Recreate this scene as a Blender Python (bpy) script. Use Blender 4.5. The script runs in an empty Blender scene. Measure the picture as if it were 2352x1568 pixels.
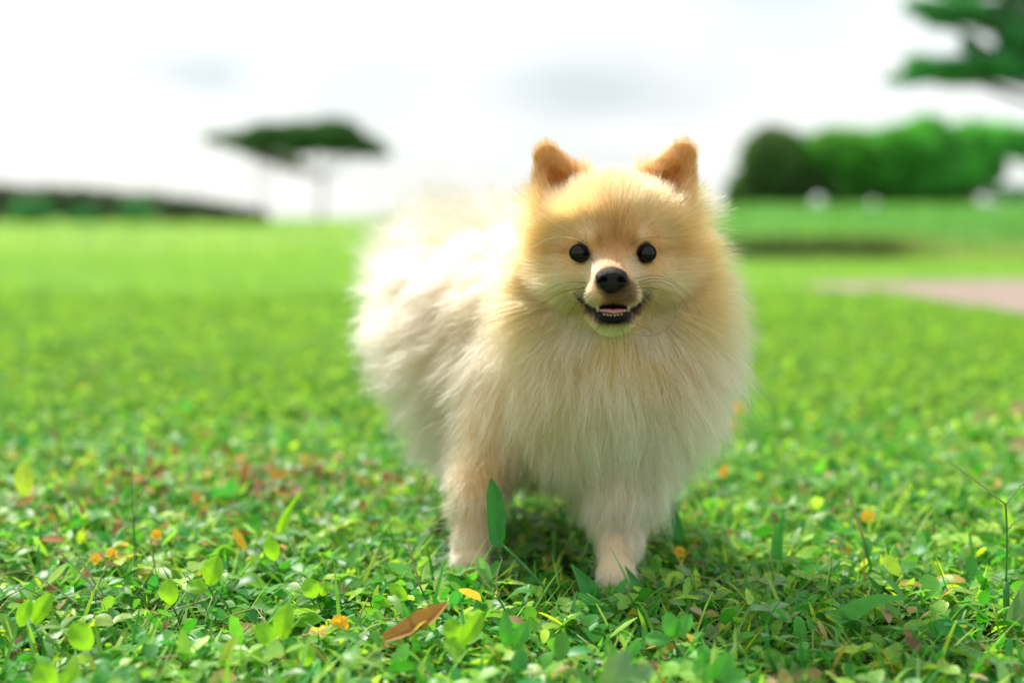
import bpy, math, random
import numpy as np
from mathutils import Vector, Matrix, kdtree

random.seed(7)
rng = np.random.default_rng(7)
scene = bpy.context.scene
col = scene.collection
R = math.radians

# ------------------------------------------------------------------ camera
PITCH, CAM_H, LENS = R(5.3), 0.27, 50.0
cam_data = bpy.data.cameras.new('camera')
cam_data.lens = LENS; cam_data.sensor_width = 36.0
cam_data.clip_start = 0.02; cam_data.clip_end = 1500
cam_data.dof.use_dof = True
cam_data.dof.focus_distance = 0.884
cam_data.dof.aperture_fstop = 3.2
cam = bpy.data.objects.new('camera', cam_data)
cam.location = (0, 0, CAM_H); cam.rotation_euler = (math.pi/2 - PITCH, 0, 0)
col.objects.link(cam); scene.camera = cam

# ------------------------------------------------------------------ sky and sun
SUN_EL, SUN_DIR = R(50), Vector((-0.60, 0.78, 0)).normalized()     # where the sun stands
world = bpy.data.worlds.new('World'); scene.world = world; world.use_nodes = True
nt = world.node_tree; nt.nodes.clear()
def N(tree, kind, **kw):
    n = tree.nodes.new(kind)
    for k, v in kw.items(): setattr(n, k, v)
    return n
def L(tree, a, b): tree.links.new(a, b)
wo = N(nt, 'ShaderNodeOutputWorld'); bg = N(nt, 'ShaderNodeBackground')
sky = N(nt, 'ShaderNodeTexSky'); sky.sky_type = 'NISHITA'; sky.sun_disc = False
sky.sun_elevation = SUN_EL; sky.sun_rotation = math.atan2(SUN_DIR.x, SUN_DIR.y)
bg.inputs['Strength'].default_value = 0.10
tc = N(nt, 'ShaderNodeTexCoord')
mp = N(nt, 'ShaderNodeMapping'); mp.inputs['Scale'].default_value = (2.2, 2.2, 7.5); mp.inputs['Location'].default_value = (1.3, 0.2, 0.4)
no = N(nt, 'ShaderNodeTexNoise'); no.inputs['Scale'].default_value = 1.7; no.inputs['Detail'].default_value = 5; no.inputs['Roughness'].default_value = 0.5
cr = N(nt, 'ShaderNodeValToRGB')
cr.color_ramp.elements[0].position = 0.30; cr.color_ramp.elements[0].color = (4.3, 4.65, 4.85, 1)
cr.color_ramp.elements[1].position = 0.50; cr.color_ramp.elements[1].color = (5.65, 5.78, 5.72, 1)
L(nt, tc.outputs['Generated'], mp.inputs['Vector']); L(nt, mp.outputs[0], no.inputs['Vector']); L(nt, no.outputs['Fac'], cr.inputs['Fac'])
mx = N(nt, 'ShaderNodeMixRGB'); mx.inputs['Fac'].default_value = 0.88
L(nt, sky.outputs[0], mx.inputs[1]); L(nt, cr.outputs[0], mx.inputs[2])
last = mx.outputs[0]
# individual soft grey clouds: direction, half width, half height, darkness
def px_dir(px, py):
    F = 2352*LENS/36.0
    x, u = (px-1176)/F, (784-py)/F
    return Vector((x, math.cos(PITCH)+u*math.sin(PITCH), -math.sin(PITCH)+u*math.cos(PITCH))).normalized()
for (px, py, hw, hh, dk) in ((455, 165, 0.045, 0.016, 0.17), (1400, 215, 0.10, 0.028, 0.20), (1330, 130, 0.06, 0.02, 0.06), (1010, 380, 0.13, 0.03, 0.07),
                             (1700, 100, 0.08, 0.02, 0.03)):
    d = px_dir(px, py)
    sub = N(nt, 'ShaderNodeVectorMath', operation='SUBTRACT'); sub.inputs[1].default_value = d
    L(nt, tc.outputs['Generated'], sub.inputs[0])
    nd = N(nt, 'ShaderNodeTexNoise'); nd.inputs['Scale'].default_value = 14; nd.inputs['Detail'].default_value = 3
    L(nt, tc.outputs['Generated'], nd.inputs['Vector'])
    off = N(nt, 'ShaderNodeVectorMath', operation='MULTIPLY_ADD'); off.inputs[1].default_value = (0.05, 0.0, 0.03)
    L(nt, nd.outputs['Color'], off.inputs[0]); L(nt, sub.outputs[0], off.inputs[2])
    off2 = N(nt, 'ShaderNodeVectorMath', operation='SUBTRACT'); off2.inputs[1].default_value = (0.025, 0.0, 0.015)
    L(nt, off.outputs[0], off2.inputs[0])
    sc_ = N(nt, 'ShaderNodeVectorMath', operation='MULTIPLY'); sc_.inputs[1].default_value = (1/hw, 1/hw, 1/hh)
    L(nt, off2.outputs[0], sc_.inputs[0])
    ln = N(nt, 'ShaderNodeVectorMath', operation='LENGTH'); L(nt, sc_.outputs[0], ln.inputs[0])
    mr = N(nt, 'ShaderNodeMapRange'); mr.interpolation_type = 'SMOOTHSTEP'
    mr.inputs['From Min'].default_value = 0.1; mr.inputs['From Max'].default_value = 1.3
    mr.inputs['To Min'].default_value = dk*1.65; mr.inputs['To Max'].default_value = 0
    L(nt, ln.outputs['Value'], mr.inputs['Value'])
    m = N(nt, 'ShaderNodeMixRGB'); m.inputs[2].default_value = (1.8, 2.4, 3.0, 1)
    L(nt, mr.outputs[0], m.inputs['Fac']); L(nt, last, m.inputs[1]); last = m.outputs[0]
L(nt, last, bg.inputs['Color']); L(nt, bg.outputs[0], wo.inputs['Surface'])

sl = bpy.data.lights.new('sun', 'SUN'); sl.energy = 3.1; sl.angle = R(2.5); sl.color = (1.0, 0.955, 0.88)
so = bpy.data.objects.new('sun', sl); col.objects.link(so)
sun_vec = Vector((SUN_DIR.x*math.cos(SUN_EL), SUN_DIR.y*math.cos(SUN_EL), math.sin(SUN_EL)))
so.rotation_euler = sun_vec.to_track_quat('Z', 'Y').to_euler(); so.location = sun_vec*50
scene.view_settings.view_transform = 'Standard'; scene.view_settings.look = 'None'
scene.view_settings.exposure = 0.90; scene.view_settings.gamma = 1.0; scene.view_settings.use_curve_mapping = False
scene.render.engine = 'CYCLES'
cy = scene.cycles
cy.max_bounces = 9; cy.diffuse_bounces = 4; cy.glossy_bounces = 3; cy.transmission_bounces = 8; cy.transparent_max_bounces = 4
cy.use_denoising = True; cy.use_adaptive_sampling = True; cy.adaptive_threshold = 0.02
cy.caustics_reflective = False; cy.caustics_refractive = False
scene.cycles_curves.shape = 'RIBBONS'
scene.cycles_curves.subdivisions = 2

# ------------------------------------------------------------------ helpers
F_PX = 2352*LENS/36.0
CAM = np.array((0, 0, CAM_H)); FWD = np.array((0, math.cos(PITCH), -math.sin(PITCH))); UP = np.array((0, math.sin(PITCH), math.cos(PITCH))); RT = np.array((1.0, 0, 0))
def P(px, py, D):
    return CAM + FWD*D + RT*((px-1176)/F_PX*D) + UP*((784-py)/F_PX*D)
def G(px, py, z=0.0):
    r = FWD + RT*((px-1176)/F_PX) + UP*((784-py)/F_PX)
    return CAM + r*((z-CAM_H)/r[2])

def tag(o, label=None, cat=None, group=None, kind=None):
    if label: o['label'] = label
    if cat: o['category'] = cat
    if group: o['group'] = group
    if kind: o['kind'] = kind
    return o
def empty(name, loc, label, cat, group=None):
    o = bpy.data.objects.new(name, None); o.location = loc; col.objects.link(o); o.empty_display_size = 0.02
    return tag(o, label, cat, group)
def mesh_obj(name, verts, faces, mat, parent=None, smooth=True, colors=None, fs=None):
    """faces: list of lists, or an int array (n,3|4)"""
    me = bpy.data.meshes.new(name)
    verts = np.asarray(verts, dtype=np.float32)
    if parent is not None: verts = verts - np.array(parent_origin(parent), dtype=np.float32)
    if isinstance(faces, np.ndarray):
        nf, k = faces.shape
        me.vertices.add(len(verts)); me.vertices.foreach_set('co', verts.ravel())
        me.loops.add(nf*k); me.loops.foreach_set('vertex_index', faces.astype(np.int32).ravel())
        me.polygons.add(nf); me.polygons.foreach_set('loop_start', np.arange(0, nf*k, k, dtype=np.int32))
        me.update(calc_edges=True)
    else:
        me.from_pydata(verts.tolist(), [], faces); me.update()
    if smooth: me.polygons.foreach_set('use_smooth', np.ones(len(me.polygons), dtype=bool))
    if colors is not None:
        at = me.color_attributes.new('tint', 'FLOAT_COLOR', 'POINT')
        c = np.ones((len(verts), 4), dtype=np.float32); c[:, :3] = colors
        at.data.foreach_set('color', c.ravel())
    me.materials.append(mat)
    o = bpy.data.objects.new(name, me); col.objects.link(o)
    if parent is not None: o.parent = parent
    return o
def parent_origin(p):
    v = Vector((0, 0, 0))
    while p is not None: v = v + p.location; p = p.parent
    return v
def tube(pts, rad, seg=8, caps=True):
    pts = np.asarray(pts, float); n = len(pts)
    rad = np.broadcast_to(np.asarray(rad, float), (n,))
    t = np.gradient(pts, axis=0); t /= np.linalg.norm(t, axis=1)[:, None]+1e-12
    ref = np.array((0.31, 0.2, 0.93)) if abs(t[0][2]) < 0.8 else np.array((1.0, 0.1, 0))
    V, Fc = [], []
    for i in range(n):
        a = np.cross(t[i], ref); a /= np.linalg.norm(a)+1e-12; b = np.cross(t[i], a); ref = np.cross(a, t[i])
        for k in range(seg):
            an = 2*math.pi*k/seg
            V.append(pts[i] + rad[i]*(math.cos(an)*a + math.sin(an)*b))
    for i in range(n-1):
        for k in range(seg):
            k2 = (k+1) % seg
            Fc.append([i*seg+k, i*seg+k2, (i+1)*seg+k2, (i+1)*seg+k])
    if caps:
        Fc.append(list(range(seg))[::-1]); Fc.append([(n-1)*seg+k for k in range(seg)])
    return V, Fc
def spline(pts, n):
    """Catmull-Rom through the points"""
    p = np.asarray(pts, float); p = np.vstack([2*p[0]-p[1], p, 2*p[-1]-p[-2]])
    m = len(p)-3; out = []
    for s in np.linspace(0, m-1e-6, n):
        i = int(s); u = s-i; a, b, c, d = p[i:i+4]
        out.append(0.5*((2*b)+(-a+c)*u+(2*a-5*b+4*c-d)*u*u+(-a+3*b-3*c+d)*u**3))
    return np.array(out)
def merge(parts):
    V, Fc = [], []
    for v, f in parts:
        b = len(V); V.extend(v); Fc.extend([[i+b for i in q] for q in f])
    return V, Fc
def smooth01(x, a, b):
    t = np.clip((x-a)/(b-a), 0, 1); return t*t*(3-2*t)

# value noise used for colour, density and waviness
def vnoise(p, freq, seed=0):
    q = np.asarray(p)*freq + seed*17.31
    i = np.floor(q).astype(np.int64); f = q-i; f = f*f*(3-2*f)
    def h(ix, iy, iz):
        n = (ix*73856093) ^ (iy*19349663) ^ (iz*83492791)
        n = (n ^ (n >> 13))*1274126177 & 0x7fffffff
        return (n & 0xffff)/65535.0
    r = 0
    for dx in (0, 1):
        for dy in (0, 1):
            for dz in (0, 1):
                w = (f[..., 0] if dx else 1-f[..., 0])*(f[..., 1] if dy else 1-f[..., 1])*(f[..., 2] if dz else 1-f[..., 2])
                r = r + w*h(i[..., 0]+dx, i[..., 1]+dy, i[..., 2]+dz)
    return r

# ------------------------------------------------------------------ materials
def mat_new(name):
    m = bpy.data.materials.new(name); m.use_nodes = True
    t = m.node_tree; t.nodes.clear()
    return m, t, N(t, 'ShaderNodeOutputMaterial')
def mat_plain(name, c, rough=0.6, spec=0.5, noise=None, coat=0.0, bump=0.0, bscale=300, sss=0.0):
    m, t, out = mat_new(name)
    b = N(t, 'ShaderNodeBsdfPrincipled'); b.inputs['Roughness'].default_value = rough
    b.inputs['Specular IOR Level'].default_value = spec; b.inputs['Coat Weight'].default_value = coat; b.inputs['Coat Roughness'].default_value = 0.03
    if sss: b.inputs['Subsurface Weight'].default_value = sss; b.inputs['Subsurface Scale'].default_value = 0.003
    b.inputs['Base Color'].default_value = (*c, 1)
    if noise:
        tcn = N(t, 'ShaderNodeTexCoord'); n = N(t, 'ShaderNodeTexNoise'); n.inputs['Scale'].default_value = noise[1]; n.inputs['Detail'].default_value = 4
        L(t, tcn.outputs['Object'], n.inputs['Vector'])
        mxn = N(t, 'ShaderNodeMixRGB'); mxn.inputs[1].default_value = (*c, 1); mxn.inputs[2].default_value = (*noise[0], 1)
        L(t, n.outputs['Fac'], mxn.inputs['Fac']); L(t, mxn.outputs[0], b.inputs['Base Color'])
    if bump:
        n2 = N(t, 'ShaderNodeTexVoronoi'); n2.inputs['Scale'].default_value = bscale
        tc2 = N(t, 'ShaderNodeTexCoord'); L(t, tc2.outputs['Object'], n2.inputs['Vector'])
        bp = N(t, 'ShaderNodeBump'); bp.inputs['Strength'].default_value = bump; bp.inputs['Distance'].default_value = 0.001
        L(t, n2.outputs['Distance'], bp.inputs['Height']); L(t, bp.outputs[0], b.inputs['Normal'])
    L(t, b.outputs[0], out.inputs['Surface'])
    return m
def mat_leaf(name, trans=0.45, rough=0.42, tint=None, gain=1.0, veins=False, spec=0.5):
    m, t, out = mat_new(name)
    b = N(t, 'ShaderNodeBsdfPrincipled'); b.inputs['Roughness'].default_value = rough; b.inputs['Specular IOR Level'].default_value = spec
    tr = N(t, 'ShaderNodeBsdfTranslucent'); ms = N(t, 'ShaderNodeMixShader'); ms.inputs[0].default_value = trans
    if tint is None:
        a = N(t, 'ShaderNodeAttribute'); a.attribute_name = 'tint'; src = a.outputs['Color']
    else:
        a = N(t, 'ShaderNodeRGB'); a.outputs[0].default_value = (*tint, 1); src = a.outputs[0]
    tcn = N(t, 'ShaderNodeTexCoord'); n = N(t, 'ShaderNodeTexNoise'); n.inputs['Scale'].default_value = 160; n.inputs['Detail'].default_value = 3
    L(t, tcn.outputs['Object'], n.inputs['Vector'])
    hsv = N(t, 'ShaderNodeHueSaturation'); mr = N(t, 'ShaderNodeMapRange'); mr.inputs['To Min'].default_value = 0.65*gain; mr.inputs['To Max'].default_value = 1.35*gain
    L(t, n.outputs['Fac'], mr.inputs['Value']); L(t, mr.outputs[0], hsv.inputs['Value']); L(t, src, hsv.inputs['Color'])
    # light passing through a leaf is yellower
    mul = N(t, 'ShaderNodeMixRGB', blend_type='MULTIPLY'); mul.inputs['Fac'].default_value = 1; mul.inputs[2].default_value = (1.35, 1.3, 0.6, 1)
    L(t, hsv.outputs[0], mul.inputs[1]); L(t, mul.outputs[0], tr.inputs['Color']); L(t, hsv.outputs[0], b.inputs['Base Color'])
    bp = N(t, 'ShaderNodeBump'); bp.inputs['Strength'].default_value = 0.25; bp.inputs['Distance'].default_value = 0.0006
    L(t, n.outputs['Fac'], bp.inputs['Height']); L(t, bp.outputs[0], b.inputs['Normal'])
    L(t, b.outputs[0], ms.inputs[1]); L(t, tr.outputs[0], ms.inputs[2]); L(t, ms.outputs[0], out.inputs['Surface'])
    return m
M_leaf = mat_leaf('leaf_cover', trans=.5, gain=1.5, spec=.42); M_mid = mat_leaf('middle_cover', trans=.5, rough=.75, spec=.15, gain=1.25); M_blade = mat_leaf('grass_blade', trans=0.5, rough=0.55, gain=1.38, spec=.3)
M_dry = mat_leaf('dry_leaf', trans=0.25, rough=0.7, spec=0.2)
M_tree = mat_leaf('tree_foliage', trans=0.38, rough=0.65, spec=.3)
M_bark = mat_plain('bark', (0.10, 0.075, 0.055), 0.9, 0.2, ((0.2, 0.16, 0.12), 9))

# ------------------------------------------------------------------ terrain
PATH_X, PATH_Y = 1.2, 5.4
def terrain(x, y):
    x = np.asarray(x, float); y = np.asarray(y, float)
    z = 0.006*np.sin(x*2.1+0.4)*np.cos(y*1.7)*smooth01(y, 1.4, 2.5)
    ang = x/np.maximum(y, 0.5)
    right = smooth01(ang, 0.10, 0.17)
    # left: the lawn crests about 34 m away and falls off behind
    left_z = 0.05*np.sin(y*0.35)*smooth01(y, 4, 12)*smooth01(34-y, 0, 14) - 0.085*np.maximum(y-33, 0)*smooth01(y, 33, 45)
    left_z = np.maximum(left_z, -3.6)
    # right: a low dip, a short steep bank, then a rising lawn
    steep = 0.12 + 1.3*smooth01(ang, 0.25, 0.33)
    dip = -0.055*smooth01(y, 6.5, 8.4)
    bank = 0.165*smooth01(y, 8.75, 8.75+steep)
    rise = 0.26*smooth01(y, 9.5, 26) + 0.0*y
    rz = dip + bank + rise
    left_z = left_z - .075*smooth01(y, 12, 30)
    return z + left_z*(1-right) + rz*right
def build_ground():
    ys = np.concatenate([np.linspace(-3, 1, 12), np.linspace(1.05, 6, 70), np.linspace(6.05, 12, 90), np.linspace(12.3, 60, 110), np.linspace(62, 700, 40)])
    us = np.linspace(-1, 1, 220)
    V = []
    for y in ys:
        hw = 6 + max(y, 0)*0.9
        xs = us*hw
        V.append(np.stack([xs, np.full_like(xs, y), terrain(xs, np.full_like(xs, y))], 1))
    V = np.concatenate(V); nx = len(us); ny = len(ys)
    i = np.arange(ny-1)[:, None]*nx + np.arange(nx-1)[None, :]
    Fc = np.stack([i, i+1, i+nx+1, i+nx], -1).reshape(-1, 4)
    m, t, out = mat_new('ground')
    b = N(t, 'ShaderNodeBsdfPrincipled'); b.inputs['Roughness'].default_value = 0.85; b.inputs['Specular IOR Level'].default_value = 0.15
    g = N(t, 'ShaderNodeNewGeometry'); sep = N(t, 'ShaderNodeSeparateXYZ'); L(t, g.outputs['Position'], sep.inputs[0])
    def noise(s, d=4, scale=(1, 1, 1)):
        mpn = N(t, 'ShaderNodeMapping'); mpn.inputs['Scale'].default_value = scale; L(t, g.outputs['Position'], mpn.inputs['Vector'])
        n = N(t, 'ShaderNodeTexNoise'); n.inputs['Scale'].default_value = s; n.inputs['Detail'].default_value = d; L(t, mpn.outputs[0], n.inputs['Vector']); return n.outputs['Fac']
    def ramp(src, stops):
        r = N(t, 'ShaderNodeValToRGB'); e = r.color_ramp.elements
        e[0].position, e[0].color = stops[0][0], (*stops[0][1], 1); e[1].position, e[1].color = stops[-1][0], (*stops[-1][1], 1)
        for p_, c_ in stops[1:-1]:
            q = e.new(p_); q.color = (*c_, 1)
        L(t, src, r.inputs['Fac']); return r.outputs['Color']
    def mixc(f, a, c):
        mm = N(t, 'ShaderNodeMixRGB'); 
        if isinstance(f, float): mm.inputs['Fac'].default_value = f
        else: L(t, f, mm.inputs['Fac'])
        L(t, a, mm.inputs[1]); L(t, c, mm.inputs[2]); return mm.outputs[0]
    soil = ramp(noise(60), [(0.3, (0.03, 0.022, 0.012)), (0.6, (0.085, 0.055, 0.03)), (0.75, (0.16, 0.11, 0.06))])
    grass = ramp(noise(0.55, 5, (1, 0.45, 1)), [(0.3, (0.10, 0.25, 0.035)), (0.5, (0.18, 0.33, 0.05)), (0.72, (0.30, 0.42, 0.075))])
    grass2 = ramp(noise(35, 3), [(0.3, (0.05, 0.19, 0.015)), (0.7, (0.17, 0.38, 0.03))])
    gr = mixc(0.35, grass, grass2)
    far = N(t, 'ShaderNodeMapRange'); far.inputs['From Min'].default_value = 1.6; far.inputs['From Max'].default_value = 3.5; L(t, sep.outputs['Y'], far.inputs['Value'])
    ab = N(t, 'ShaderNodeMath', operation='ABSOLUTE'); L(t, sep.outputs['X'], ab.inputs[0])
    fs = N(t, 'ShaderNodeMapRange'); fs.inputs['From Min'].default_value = .55; fs.inputs['From Max'].default_value = .9; L(t, ab.outputs[0], fs.inputs['Value'])
    fb = N(t, 'ShaderNodeMapRange'); fb.inputs['From Min'].default_value = .6; fb.inputs['From Max'].default_value = .3; L(t, sep.outputs['Y'], fb.inputs['Value'])
    m1 = N(t, 'ShaderNodeMath', operation='MAXIMUM'); L(t, far.outputs[0], m1.inputs[0]); L(t, fs.outputs[0], m1.inputs[1])
    m2 = N(t, 'ShaderNodeMath', operation='MAXIMUM'); L(t, m1.outputs[0], m2.inputs[0]); L(t, fb.outputs[0], m2.inputs[1])
    c1 = mixc(m2.outputs[0], soil, gr)
    # steep ground: dark bank soil, its shade put into the colour
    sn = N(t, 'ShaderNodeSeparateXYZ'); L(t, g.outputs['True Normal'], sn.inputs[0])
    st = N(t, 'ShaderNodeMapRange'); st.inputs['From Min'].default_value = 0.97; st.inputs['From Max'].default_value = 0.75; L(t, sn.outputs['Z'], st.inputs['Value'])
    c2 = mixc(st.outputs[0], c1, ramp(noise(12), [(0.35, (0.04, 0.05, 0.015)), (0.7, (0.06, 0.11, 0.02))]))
    # the lawn above the bank is a deeper green
    fy = N(t, 'ShaderNodeMapRange'); fy.interpolation_type = 'SMOOTHSTEP'; fy.inputs['From Min'].default_value = 8.6; fy.inputs['From Max'].default_value = 9.6; L(t, sep.outputs['Y'], fy.inputs['Value'])
    fx = N(t, 'ShaderNodeMath', operation='DIVIDE'); L(t, sep.outputs['X'], fx.inputs[0]); L(t, sep.outputs['Y'], fx.inputs[1])
    fa = N(t, 'ShaderNodeMapRange'); fa.inputs['From Min'].default_value = .06; fa.inputs['From Max'].default_value = .15; L(t, fx.outputs[0], fa.inputs['Value'])
    fm = N(t, 'ShaderNodeMath', operation='MULTIPLY'); L(t, fy.outputs[0], fm.inputs[0]); L(t, fa.outputs[0], fm.inputs[1])
    c2 = mixc(fm.outputs[0], c2, ramp(noise(0.8), [(0.3, (0.05, 0.20, 0.02)), (0.7, (0.09, 0.27, 0.035))]))
    # dry, yellow-brown patches at the foot of the bank
    dx = N(t, 'ShaderNodeMapRange'); dx.inputs['From Min'].default_value = 0.0; dx.inputs['From Max'].default_value = 2.6; dx.interpolation_type = 'SMOOTHSTEP'
    sub = N(t, 'ShaderNodeVectorMath', operation='SUBTRACT'); sub.inputs[1].default_value = (3.6, 8.6, 0); L(t, g.outputs['Position'], sub.inputs[0])
    ml = N(t, 'ShaderNodeVectorMath', operation='MULTIPLY'); ml.inputs[1].default_value = (1, 1.6, 0); L(t, sub.outputs[0], ml.inputs[0])
    ln = N(t, 'ShaderNodeVectorMath', operation='LENGTH'); L(t, ml.outputs[0], ln.inputs[0]); L(t, ln.outputs['Value'], dx.inputs['Value'])
    inv = N(t, 'ShaderNodeMath', operation='MULTIPLY_ADD'); inv.inputs[1].default_value = -0.6; inv.inputs[2].default_value = 0.6; L(t, dx.outputs[0], inv.inputs[0])
    c3 = mixc(inv.outputs[0], c2, ramp(noise(2.5), [(0.3, (0.22, 0.26, 0.02)), (0.7, (0.36, 0.20, 0.05))]))
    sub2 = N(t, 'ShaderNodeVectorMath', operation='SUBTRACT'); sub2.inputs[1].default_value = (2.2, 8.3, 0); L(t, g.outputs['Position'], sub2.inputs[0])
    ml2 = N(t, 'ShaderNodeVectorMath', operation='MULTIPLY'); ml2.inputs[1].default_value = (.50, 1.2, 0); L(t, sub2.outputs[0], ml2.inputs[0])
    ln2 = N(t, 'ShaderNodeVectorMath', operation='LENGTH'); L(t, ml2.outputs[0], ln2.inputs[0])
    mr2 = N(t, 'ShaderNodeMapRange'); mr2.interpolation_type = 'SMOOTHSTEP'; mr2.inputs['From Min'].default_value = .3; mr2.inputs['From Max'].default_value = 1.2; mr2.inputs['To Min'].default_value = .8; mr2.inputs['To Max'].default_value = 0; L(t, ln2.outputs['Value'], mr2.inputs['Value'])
    c3 = mixc(mr2.outputs[0], c3, ramp(noise(7), [(0.35, (0.02, 0.05, 0.012)), (0.7, (0.05, 0.11, 0.02))]))  # dark green ellipse: shade of the dip and bank put into the colour
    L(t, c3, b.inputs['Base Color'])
    bp = N(t, 'ShaderNodeBump'); bp.inputs['Strength'].default_value = 0.6; bp.inputs['Distance'].default_value = 0.004
    L(t, noise(90, 5), bp.inputs['Height']); L(t, bp.outputs[0], b.inputs['Normal'])
    L(t, b.outputs[0], out.inputs['Surface'])
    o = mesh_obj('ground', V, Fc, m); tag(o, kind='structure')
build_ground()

# footpath: a slab of worn pinkish concrete on the right, its near left edge curving away
def build_path():
    edge = spline([(0.98, -2.5), (1.12, 1.0), (1.20, 3.0), (1.10, 4.0), (0.98, 4.7), (1.10, 5.15), (2.0, 5.3), (4, 5.2), (9, 4.6)], 60)
    inner = spline([(2.4, -2.5), (2.6, 0.0), (2.75, 1.6), (2.9, 2.6), (3.05, 3.0), (3.3, 3.2), (3.9, 3.25), (5, 3.1), (9, 2.4)], 60)
    V, Fc = [], []
    n = len(edge); m_ = 12
    for i in range(n):
        for k in range(m_+1):
            q = edge[i]*(1-k/m_)+inner[i]*k/m_
            V.append((q[0], q[1], float(terrain(q[0], q[1]))+0.006))
        V.append((edge[i][0]-0.004, edge[i][1]+0.004, float(terrain(*edge[i]))-0.03)); V.append((inner[i][0]+0.004, inner[i][1], float(terrain(*inner[i]))-0.03))
    w = m_+3
    for i in range(n-1):
        for k in range(m_): Fc.append([i*w+k, i*w+k+1, (i+1)*w+k+1, (i+1)*w+k])
        Fc.append([i*w+m_+1, i*w, (i+1)*w, (i+1)*w+m_+1]); Fc.append([i*w+m_, i*w+m_+2, (i+1)*w+m_+2, (i+1)*w+m_])
    m = mat_plain('path_concrete', (0.27, 0.20, 0.16), 0.85, 0.2, ((0.36, 0.28, 0.235), 5), bump=0.4, bscale=90)
    tag(mesh_obj('path', V, Fc, m, smooth=False), kind='structure')
build_path()

# ------------------------------------------------------------------ scattered ground cover (numpy)
def scatter(name, pos, yaw, pitch, length, width, tints, mat, fold=0.25, droop=0.3, shape='leaf', roll=None, parent=None):
    """one joined mesh of n leaves; template: stations along the leaf, three across"""
    n = len(pos)
    if shape == 'leaf':   t = np.array([0, .12, .38, .70, .93, 1.0]); w = np.array([0.05, .55, .98, .92, .42, .04])
    elif shape == 'simple': t = np.array([0, .35, .8, 1.0]); w = np.array([0.1, 1.0, .8, .05])
    else:                 t = np.array([0, .3, .65, 1.0]); w = np.array([.75, 1.0, .75, .04])
    S = len(t)
    two = shape in ('blade',)
    lat = np.array([-1, 1.]) if two else np.array([-1, 0, 1.])
    K = len(lat)
    T = np.repeat(t, K); Wd = np.repeat(w, K)*np.tile(lat, S)
    cp, sp = np.cos(pitch)[:, None], np.sin(pitch)[:, None]
    Ls, Ws = length[:, None], width[:, None]*0.5
    dr = (droop if np.ndim(droop) else np.full(n, droop))[:, None]
    a = sp*T - dr*T*T            # height profile along the leaf
    X = Ls*(T*np.sqrt(np.maximum(1-(sp*0.9)**2, .05)))
    Z = Ls*a
    Y = Ws*Wd
    Z = Z + np.abs(Wd)*Ws*fold
    if roll is not None:
        c, s = np.cos(roll)[:, None], np.sin(roll)[:, None]
        Zm = Z - np.abs(Wd)*Ws*fold; dz = Z-Zm
        Y, dz = Y*c - dz*s, Y*s + dz*c; Z = Zm+dz
    c, s = np.cos(yaw)[:, None], np.sin(yaw)[:, None]
    V = np.stack([pos[:, 0:1]+X*c-Y*s, pos[:, 1:2]+X*s+Y*c, pos[:, 2:3]+Z], -1).reshape(-1, 3)
    fq = []
    for i in range(S-1):
        for k in range(K-1):
            b = i*K+k; fq.append([b, b+1, b+K+1, b+K])
    fq = np.array(fq)
    Fc = (np.arange(n)[:, None, None]*(S*K) + fq[None]).reshape(-1, 4)
    C = np.repeat(tints, S*K, axis=0)
    return mesh_obj(name, V, Fc, mat, parent, colors=C)

def in_view(x, y, margin=0.12):
    return np.abs(x) < (0.36*1.04)*np.maximum(y, .2) + margin
def on_path(x, y):
    ex = np.interp(y, [-2.5, 1.0, 3.0, 4.0, 4.7, 5.15], [0.98, 1.12, 1.20, 1.10, 0.98, 1.10])
    return (x > ex) & (y < np.interp(x, [0.98, 1.10, 2.0, 4, 9], [4.8, 5.15, 5.3, 5.2, 4.6])) & (x > .95) & ~((x > 3.2) & (y < 2.5))
PAWS = [tuple(G(1074, 1322)[:2]), tuple(G(1417, 1385)[:2])]
def sample_ground(n, y0, y1, margin=0.12, power=1.0):
    out = []
    while sum(map(len, out)) < n:
        m = n*2
        y = y0 + (y1-y0)*rng.random(m)**power; hw = 0.375*np.maximum(y, .2)+margin
        keep = rng.random(m) < hw/(0.375*y1+margin) if power == 1.0 else np.ones(m, bool)
        x = (rng.random(m)*2-1)*hw
        keep &= ~on_path(x, y)
        for (fx, fy) in PAWS: keep &= ((x-fx)/.019)**2+((y-fy+.012)/.034)**2 > 1
        out.append(np.stack([x, y], 1)[keep])
    return np.concatenate(out)[:n]
GREENS = np.array([(0.035, 0.20, 0.022), (0.085, 0.27, 0.04), (0.16, 0.33, 0.05), (0.27, 0.43, 0.07), (0.16, 0.30, 0.13), (0.04, 0.24, 0.06), (0.33, 0.48, 0.04), (0.30, 0.24, 0.10), (0.40, 0.26, 0.06)])
def tints(n, p, calm=0.0):
    w_ = np.array(p)/np.sum(p); idx = rng.choice(len(GREENS), n, p=w_); c = GREENS[idx]*(0.75+0.5*rng.random((n, 1)))
    c = c*(1-calm)+(w_[:, None]*GREENS).sum(0)*calm
    return c
W_leaf = [20, 26, 24, 12, 12, 8, 5, 3, 1.2]
def yflat(xy, z): return np.column_stack([xy, terrain(xy[:, 0], xy[:, 1])+z])

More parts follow.
